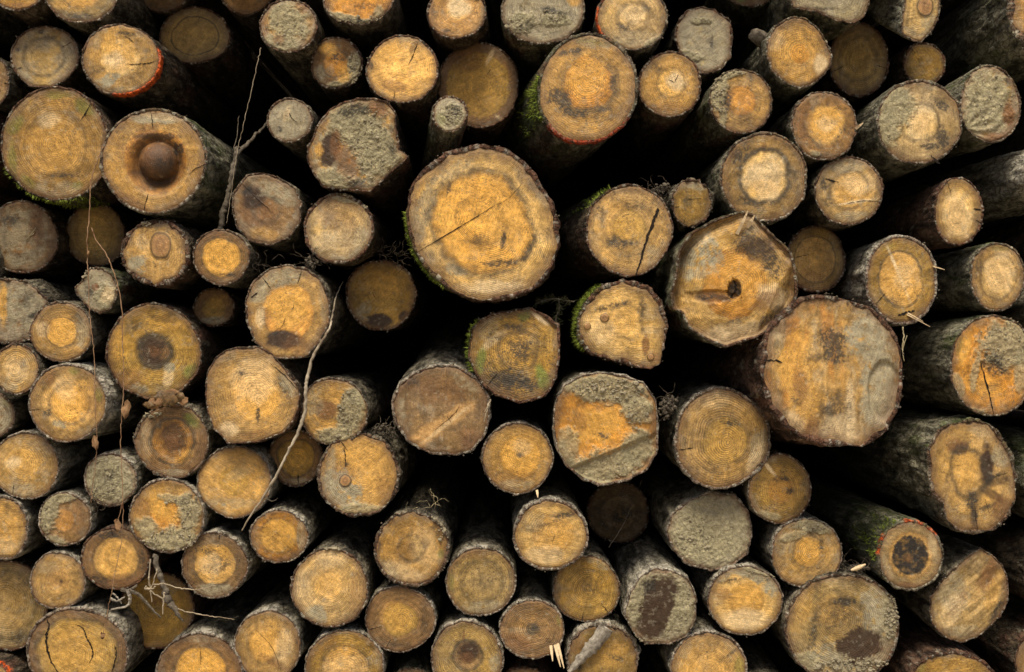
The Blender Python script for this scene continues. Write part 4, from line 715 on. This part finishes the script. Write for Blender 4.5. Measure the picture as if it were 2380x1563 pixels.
    # ---- moss tufts on the bark
    for (a0, a1, den) in g.get('mossb', []):
        vs, fs = [], []
        cnt = int((a1-a0)/360*2*math.pi*Rm*sc*.30*den*26000)
        aa = np.radians(RNG.uniform(a0, a1, cnt)); of = RNG.beta(1, 1.6, cnt)*.30
        keep = fbm(np.cos(aa)*Rm*.05, np.sin(aa)*Rm*.05, of*14+seed, 91, 3, .7) > -.05
        aa, of = aa[keep], of[keep]
        if g['d'] < 0 and den >= .9: of[:len(of)//5] *= .12
        for a, f in zip(aa, of):
            q = float(np.interp(a % (2*math.pi), np.append(th, 2*math.pi), np.append(R, R[0]))); k = float(sm(0, .6, f))*.75
            rad = (q*(1-k)+Rm*k+1.0)*sc
            p = np.array([rad*math.cos(a)+tx*f, f+.002, rad*math.sin(a)+ty*f]); out = np.array([math.cos(a), -.25, math.sin(a)])
            dirv = out + RNG.randn(3)*.55; dirv /= np.linalg.norm(dirv); L_ = RNG.uniform(.005, .016); w = np.cross(dirv, RNG.randn(3)); w /= np.linalg.norm(w); w *= RNG.uniform(.0009, .002)
            b = len(vs); vs += [p-w, p+w, p+dirv*L_]; fs.append((b, b+1, b+2))
        if vs: mesh_obj('moss', vs, fs, MAT['moss'], bo, False)['kind'] = 'stuff'
    # ---- ragged fibres and crumbs round the rim of most faces
    vs, fs = [], []
    for i in range(int(Rm*.16*rough)):
        a = RNG.uniform(0, 2*math.pi); q = float(np.interp(a, np.append(th, 2*math.pi), np.append(R, R[0])))
        rad = (q - RNG.uniform(-.8, 1)*bt)*sc; p = np.array([rad*math.cos(a), RNG.uniform(-.001, .006), rad*math.sin(a)])
        chunk(vs, fs, p, RNG.uniform(.0006, .0020)*(1+.3*rough), (1, 1.3, 1))
    mesh_obj('bark_crumbs', vs, fs, MAT['stick'], bo, False)['kind'] = 'stuff'
    return root

GROUP = 'logs of the timber pile'
for i, g in enumerate(LOGS):
    r = log_object(g, i+1)
    tag(r, g['label'], 'log', GROUP)

# the rest of the pile beyond the edges of the picture, down to the ground
placed = [(g['x'], g['y'], (g['rx']+g['ry'])/2*1.02) for g in LOGS]
fill = []
rr_ = random.Random(5)
for rad in (118, 100, 86, 72, 60):
    for _ in range(2600 if rad > 80 else 1800):
        x, y = rr_.uniform(-420, 2800), rr_.uniform(-420, 2012-rad)
        if -rad-14 < x < 2380+rad+14 and -rad-14 < y < 1563+rad+14: continue
        if all(math.hypot(x-a, y-b) > rad+c+1 for a, b, c in placed):
            placed.append((x, y, rad)); fill.append((x, y, rad))
for i, (x, y, rad) in enumerate(fill):
    g = dict(x=x, y=y, rx=rad*rr_.uniform(.95, 1.03), ry=rad*rr_.uniform(.95, 1.03), d=rr_.uniform(-.04, .06), sap=rr_.choice('TOTB'), heart=rr_.choice('GOTA'), hr=rr_.uniform(.35, .65), bd=rr_.uniform(.05, .5), st='', bark=rr_.choice('gdwr'), bt=4)
    r = log_object(g, 300+i, True)
    tag(r, 'plain sawn log in the part of the pile beyond the edge of the picture', 'log', 'logs beyond the edge of the picture')
print('logs', len(LOGS), 'fill', len(fill))

# ---------------------------------------------------------------- stems, twigs and litter
def P3(pts, y): return [world(p[0], p[1], (p[2] if len(p) > 2 else y)) for p in pts]
def strand(name, label, cat, pts, r, mat, y=-.14, jit=.0008, leaves=(), group=None, n=6, taper=True, extra=None, r_list=None):
    W = smooth_path(P3(pts, y), 8, jit); vs, fs = [], []
    rad = [r*S*(1-.5*i/len(W) if taper else 1) for i in range(len(W))] if r_list is None else list(np.interp(np.linspace(0, 1, len(W)), np.linspace(0, 1, len(r_list)), r_list)*S)
    rad = [q*(1+.10*RNG.randn()) for q in rad]
    tube(vs, fs, W, rad, n)
    o0 = W[0]; vs = [tuple(np.array(v)-o0) for v in vs]
    if not leaves and not extra:
        o = mesh_obj(name, vs, fs, mat); o.location = o0; tag(o, label, cat, group); return o
    e = bpy.data.objects.new(name, None); COL.objects.link(e); e.location = o0; e.empty_display_size = .03; tag(e, label, cat, group)
    mesh_obj('stem', vs, fs, mat, e)
    for (ps, r2, m2, nm) in (extra or []):
        W2 = smooth_path(P3(ps, y), 6, jit); v2, f2 = [], []; tube(v2, f2, W2, [r2*S*(1-.6*i/len(W2)) for i in range(len(W2))], 5)
        mesh_obj(nm, [tuple(np.array(v)-o0) for v in v2], f2, m2, e)
    for (x, yy, w, h, rot) in leaves:
        curl_leaf(x, yy, w, h, rot, y-.01, e, o0)
    return e
def curl_leaf(x, y_, w, h, rot, dep, parent, o0, mat=None, name='leaf'):
    c, s = math.cos(rot), math.sin(rot); vs, fs = [], []; a, b = 7, 5
    cen = np.array(world(x, y_, dep))
    for i in range(a):
        for j in range(b):
            u = i/(a-1)*2-1; v = j/(b-1)*2-1; ww = w*S*.5*math.sqrt(max(0, 1-u*u))*v*(1+.25*RNG.randn()*.5); hh = h*S*.5*u
            vs.append(tuple(cen-o0+np.array([ww*c-hh*s, .006*v*v+.003*RNG.randn()+.004*math.sin(3*u), ww*s+hh*c])))
    for i in range(a-1):
        for j in range(b-1): k = i*b+j; fs.append((k, k+1, k+b+1, k+b))
    return mesh_obj(name, vs, fs, mat or MAT['leaf'], parent)

strand('dry_stem', 'long thin pale grass stem hanging down the dark gap beside the dead branch', 'plant stem', [(606,112),(598,150),(586,205),(572,265),(560,315),(550,360),(541,420),(533,480),(527,520)], .9, MAT['pale'], y=-.02)
strand('dry_stem', 'leftmost hanging dry stem, straight and pale, ending in a tiny curled leaf', 'plant stem', [(240,340),(222,385),(213,420),(207,500),(203,580),(205,640),(208,720),(215,790),(220,850),(221,960),(225,1010),(222,1080),(215,1140),(212,1170)], 1.4, MAT['stem'], leaves=[(220,1030,14,34,.2),(203,590,14,7,1.3)])
strand('dry_stem', 'reddish hanging dry stem right of the straight pale one, carrying two withered leaves', 'plant stem', [(213,530),(222,556),(245,588),(262,628),(276,672),(284,730),(285,800),(288,860),(287,910),(282,980),(281,1050),(284,1110),(286,1180),(284,1240),(272,1310),(258,1380),(247,1440),(238,1478)], 1.4, MAT['stem'], leaves=[(292,952,18,44,-.15),(271,1222,16,30,.1),(237,1478,10,16,.3)], extra=[([(284,1170),(276,1205),(272,1225)], 1.2, MAT['stem'], 'twig')])
strand('curved_root', 'long pale curved root arching in front of the central dark gap', 'root', [(797,655,.15),(783,685,.08),(773,730,-.02),(765,765,-.08),(745,798,-.12),(726,835,-.13),(714,880,-.13),(711,905,-.13),(708,960,-.12),(690,1010,-.12),(668,1055,-.12),(640,1110,-.12),(612,1155,-.1),(585,1195,-.1),(562,1234,-.1)], 3, MAT['root'], n=8, r_list=[1,1.5,2,2.6,3,3.2,3.6,3.6,3.8,3.6,2.8,3,2.6,2.2,1.4], extra=[([(612,1155,-.1),(632,1165,-.1),(646,1158,-.1)], 1.5, MAT['stick'], 'twig')])
strand('dead_branch', 'grey forked dead branch standing in the gap under the small grey log', 'branch', [(512,535,.06),(520,490,.06),(532,445,.06),(541,400,.06),(547,365,.07),(553,342,.08)], 9, MAT['stick'], jit=.0014, n=10, r_list=[6,8,6,7,5,5], extra=[([(549,358,.07),(575,335,.12),(600,308,.18),(625,282,.25)], 6, MAT['stick'], 'side_branch'), ([(540,400,.06),(548,330,.12),(556,270,.2)], 1.6, MAT['stick'], 'twig')])
def tangle(name, label, cat, cx, cy, w, h, n, r, mat, y, seed, longish=1.0, litter=0, centre_pull=.5):
    rs = np.random.RandomState(seed); o0 = np.array(world(cx, cy, y))
    e = bpy.data.objects.new(name, None); COL.objects.link(e); e.location = o0; tag(e, label, cat); e.empty_display_size = .03
    vs, fs = [], []
    for i in range(n):
        x, yy = cx+rs.uniform(-1, 1)*w, cy+rs.uniform(-1, 1)*h; a = rs.uniform(0, 6.28); P = []
        for k in range(6):
            P.append((x, yy, y+rs.uniform(-.02, .02))); a += rs.randn()*.6; st = longish*rs.uniform(5, 12)
            x += math.cos(a)*st + (cx-x)*.06*centre_pull; yy += math.sin(a)*st + (cy-yy)*.06*centre_pull
        W = smooth_path(P3(P, y), 3); tube(vs, fs, W, [r*S*rs.uniform(.5, 1.1)*(1-.6*j/len(W)) for j in range(len(W))], 4)
    mesh_obj('twigs', [tuple(np.array(v)-o0) for v in vs], fs, mat, e)
    if litter:
        vs, fs = [], []
        for i in range(litter):
            p = np.array(world(cx+rs.randn()*w*.45, cy+rs.randn()*h*.45, y+rs.uniform(-.01, .03)))-o0; chunk(vs, fs, p, rs.uniform(.002, .006))
        mesh_obj('soil_crumbs', vs, fs, MAT['stick'], e, False)
    return e
tangle('twig_tangle', 'tangle of fine dark twigs left of the big central log', 'twigs', 905, 580, 40, 32, 22, 1.1, MAT['darktwig'], .08, 1)
tangle('root_clump', 'small dark clod of rootlets above the glowing orange log', 'roots', 722, 612, 18, 14, 14, 1.0, MAT['darktwig'], 0, 2, litter=26)
tangle('root_clump', 'thin dark rootlets strung between the small bright orange log and the glowing orange log', 'roots', 612, 612, 26, 8, 9, .9, MAT['darktwig'], 0, 3)
tangle('dry_grass', 'fringe of fine dry roots hanging below the mud covered log on the left', 'roots', 222, 1160, 12, 34, 16, .8, MAT['darktwig'], -.02, 4)
tangle('bark_litter', 'shaggy heap of bark crumbs on the log with the oval knot', 'bark litter', 890, 1005, 32, 16, 24, 1.4, MAT['stick'], .04, 6, litter=70)
tangle('bark_litter', 'dark shaggy bark litter left of the small log wedged beside the split log', 'bark litter', 1535, 440, 24, 12, 16, 1.4, MAT['darktwig'], .03, 7, litter=40)
tangle('bark_litter', 'crumbs of soil and litter in the corner left of the black cored log', 'bark litter', 1985, 1320, 36, 12, 12, 1.2, MAT['darktwig'], .0, 8, litter=46)
tangle('dry_grass', 'tuft of dry grass and fibres on top of the brown centred log', 'grass', 1000, 1180, 30, 8, 7, .8, MAT['straw'], .02, 9, longish=1.1)
tangle('bark_litter', 'mossy brown chunk of bark wedged right of the mud capped log', 'bark litter', 1552, 945, 18, 26, 5, 1.4, MAT['darktwig'], -.03, 10, litter=150)
tangle('bark_litter', 'shreds of torn fibre beneath the mud capped log', 'fibres', 1465, 1135, 26, 12, 8, .9, MAT['darktwig'], .05, 12)
# crumpled leaves
def leaf_pile(label, spots, y, mats, name='dead_leaves'):
    cx, cy = spots[0][0], spots[0][1]; o0 = np.array(world(cx, cy, y)); e = bpy.data.objects.new(name, None); COL.objects.link(e); e.location = o0; e.empty_display_size = .03
    tag(e, label, 'dead leaves')
    for i, (x, yy, w, h, rot) in enumerate(spots): curl_leaf(x, yy, w, h, rot, y-.012+.006*(i % 4), e, o0, mats[i % len(mats)])
leaf_pile('crumpled wet brown leaves lying on the amber brown dark cored log', [(385,928,34,60,1.4),(360,938,26,44,1.9),(412,922,26,44,1.1),(395,915,20,40,1.7),(345,942,16,30,1.5),(425,932,20,26,.6),(378,920,20,36,1.2)], -.03, [MAT['darkleaf'], MAT['leaf']])
# splintered debris, lower left
o0 = np.array(world(330, 1365, -.12)); e = bpy.data.objects.new('splintered_twigs', None); COL.objects.link(e); e.location = o0; e.empty_display_size = .03
tag(e, 'pale splintered twig ends jutting out below the brown rimmed log, lower left', 'broken twigs')
for pts, r, mt in [([(300,1370),(325,1385),(350,1412),(374,1436)], 4.2, 'stick'), ([(296,1372),(302,1390),(296,1408),(258,1417)], 4.5, 'flake'), ([(258,1392),(272,1398),(290,1388)], 3, 'flake'),
                   ([(262,1378),(276,1394),(282,1404)], 2, 'flake'), ([(346,1340),(349,1370),(353,1400)], 2, 'pale'), ([(366,1322),(358,1350),(348,1376)], 1.8, 'pale'), ([(336,1368),(352,1370),(362,1362)], 2.6, 'pale'),
                   ([(338,1362),(350,1374),(358,1378)], 2.2, 'pale'), ([(381,1378),(379,1404),(378,1428)], 2.2, 'pale'), ([(282,1370),(300,1374),(318,1360)], 4.5, 'stick'), ([(350,1300),(346,1340),(346,1362)], 1.6, 'pale')]:
    W = smooth_path(P3(pts, -.12), 5, .0008); vs, fs = [], []; tube(vs, fs, W, [r*S*(1.1-.7*i/len(W)) for i in range(len(W))], 5)
    mesh_obj('twig', [tuple(np.array(v)-o0) for v in vs], fs, MAT[mt], e, False)
strand('torn_bark_strand', 'dark torn fibrous strand dangling in front of the shadowed mustard log, lower left', 'bark strip', [(360,1290,-.03),(368,1330,-.04),(380,1360,-.05),(390,1390,-.06),(405,1415,-.07),(425,1445,-.08)], 8, MAT['stick'], jit=.0016, r_list=[6,7,6,10,7,1.5])
strand('thin_twig', 'upper of the two thin grey twigs reaching right from the splintered ends', 'twig', [(356,1360),(380,1357),(410,1366),(445,1371),(475,1368),(500,1362)], 1.7, MAT['pale'], y=-.08, extra=[([(490,1366),(505,1358),(530,1360)], 1, MAT['stick'], 'twig')])
strand('thin_twig', 'lower of the two thin grey twigs, sagging towards the bottom ochre logs', 'twig', [(356,1380),(385,1396),(420,1418),(455,1426),(500,1434),(545,1440)], 1.7, MAT['pale'], y=-.07)
def spruce(label, pts, y, side, nl, seed, mat='needle', r=1.6, extra_pts=None):
    rs = np.random.RandomState(seed); W = smooth_path(P3(pts, y), 8); o0 = W[0]
    e = bpy.data.objects.new('spruce_twig', None); COL.objects.link(e); e.location = o0; e.empty_display_size = .03; tag(e, label, 'twig')
    for q, pp in enumerate([pts]+(extra_pts or [])):
        W = smooth_path(P3(pp, y), 8); vs, fs = [], []; tube(vs, fs, W, r*S, 5); mesh_obj('stem', [tuple(np.array(v)-o0) for v in vs], fs, MAT['stick'], e)
        vs, fs = [], []
        for i in range(2, len(W)):
            for k in range(3):
                t = W[i]-W[i-1]; t /= np.linalg.norm(t); dv = rs.randn(3)*.6+t*.6; dv /= np.linalg.norm(dv)
                tube(vs, fs, [W[i], W[i]+dv*nl*S], [.7*S, .3*S], 3)
        mesh_obj('needles', [tuple(np.array(v)-o0) for v in vs], fs, MAT[mat], e)
spruce('small dry spruce twig with needles sticking out left of the beige knotted log', [(1335,702),(1310,698),(1285,695),(1262,700),(1245,706)], .0, 1, 17, 3, extra_pts=[[(1298,698),(1300,718),(1292,740),(1296,760)]])
spruce('faint spruce sprig in the shadow at the lower left, right of the two thin twigs', [(555,1432),(530,1442),(510,1440),(495,1450)], .06, 1, 12, 4)
strand('yellow_straw', 'short curled straw standing in the hole in front of the very dark brown log', 'straw', [(1415,1272,.1),(1440,1235,.1),(1458,1200,.12),(1470,1170,.14)], 1.1, MAT['stick'])
strand('wood_chip', 'small pinkish wood chip lying between the ochre log and the black cored one, lower right', 'wood chip', [(1978,1326,-.06),(1995,1320,-.06),(2012,1312,-.06)], 6, MAT['splinter'], n=6, r_list=[2.5,6,1.5], jit=0)
strand('hanging_fibre', 'pale torn fibre hanging beside the large brown slashed log', 'fibre', [(1140,930,-.05),(1134,945,-.06),(1130,962,-.06),(1125,980,-.06)], 2, MAT['pale'], extra=[([(1134,945,-.06),(1126,958,-.06)], 1.2, MAT['pale'], 'fibre')])
strand('hanging_fibre', 'forked pale fibre dangling between the huge streaked log and the half muddy log', 'fibre', [(2098,760),(2100,790),(2097,815),(2102,840)], 1.8, MAT['straw'], y=-.04, extra=[([(2097,815),(2108,780)], 1.2, MAT['straw'], 'fibre')])

# ---------------------------------------------------------------- ground, and an added unseen bank that keeps sky light out behind
def sheet(name, x0, x1, y0, y1, nx, ny, f, mat):
    vs = [(x0+(x1-x0)*i/nx, y0+(y1-y0)*j/ny, 0) for j in range(ny+1) for i in range(nx+1)]
    V = np.array(vs); V[:, 2] = f(V[:, 0], V[:, 1]); fs = [(j*(nx+1)+i, j*(nx+1)+i+1, (j+1)*(nx+1)+i+1, (j+1)*(nx+1)+i) for j in range(ny) for i in range(nx)]
    o = mesh_obj(name, V, fs, mat); o['kind'] = 'structure'; return o
sheet('ground', -40, 40, -40, 2.72, 120, 90, lambda x, y: .02*fbm(x*.8, y*.8, 0, 3, 4)-.02, MAT['ground'])
sheet('sky_block_bank', -40, 40, 2.7, 12, 120, 160, lambda x, y: -.02+4.2*sm(2.75, 3.15, y)+.1*fbm(x*.7, y*.7, 0, 4, 4), MAT['soil'])

# ---------------------------------------------------------------- light
w = bpy.data.worlds.new('World'); scene.world = w; w.use_nodes = True
nt = w.node_tree; nt.nodes.clear(); out = nt.nodes.new('ShaderNodeOutputWorld'); bg = nt.nodes.new('ShaderNodeBackground'); sky = nt.nodes.new('ShaderNodeTexSky')
sky.sky_type = 'NISHITA'; sky.sun_disc = False
EL, AZ = 62, 192       # sun height, and compass bearing it comes from (180 = straight behind the camera)
sky.sun_elevation = math.radians(EL); sky.sun_rotation = math.radians(AZ); sky.air_density = .8; sky.dust_density = 5.0; sky.ozone_density = .3
bg.inputs['Strength'].default_value = .047
nt.links.new(sky.outputs[0], bg.inputs[0]); nt.links.new(bg.outputs[0], out.inputs[0])
sl = bpy.data.lights.new('sun', 'SUN'); sl.energy = 1.5; sl.angle = math.radians(24); sl.color = (1, .89, .70)
so = bpy.data.objects.new('sun', sl); COL.objects.link(so)
from mathutils import Vector
az = math.radians(AZ); src = Vector((math.sin(az)*math.cos(math.radians(EL)), math.cos(az)*math.cos(math.radians(EL)), math.sin(math.radians(EL))))
so.rotation_euler = src.to_track_quat('Z', 'Y').to_euler(); so.location = (0, -6, 8)

# ---------------------------------------------------------------- camera and render
cam = bpy.data.cameras.new('camera'); cam.sensor_width = 36; cam.lens = 36*D/2.9; cam.clip_end = 200; cam.clip_start = .05
co = bpy.data.objects.new('camera', cam); COL.objects.link(co); co.location = (0, -D, CAMZ); co.rotation_euler = (math.radians(90), 0, 0)
scene.camera = co
scene.view_settings.view_transform = 'Standard'; scene.view_settings.look = 'None'
scene.view_settings.exposure = 1.27; scene.view_settings.gamma = 1
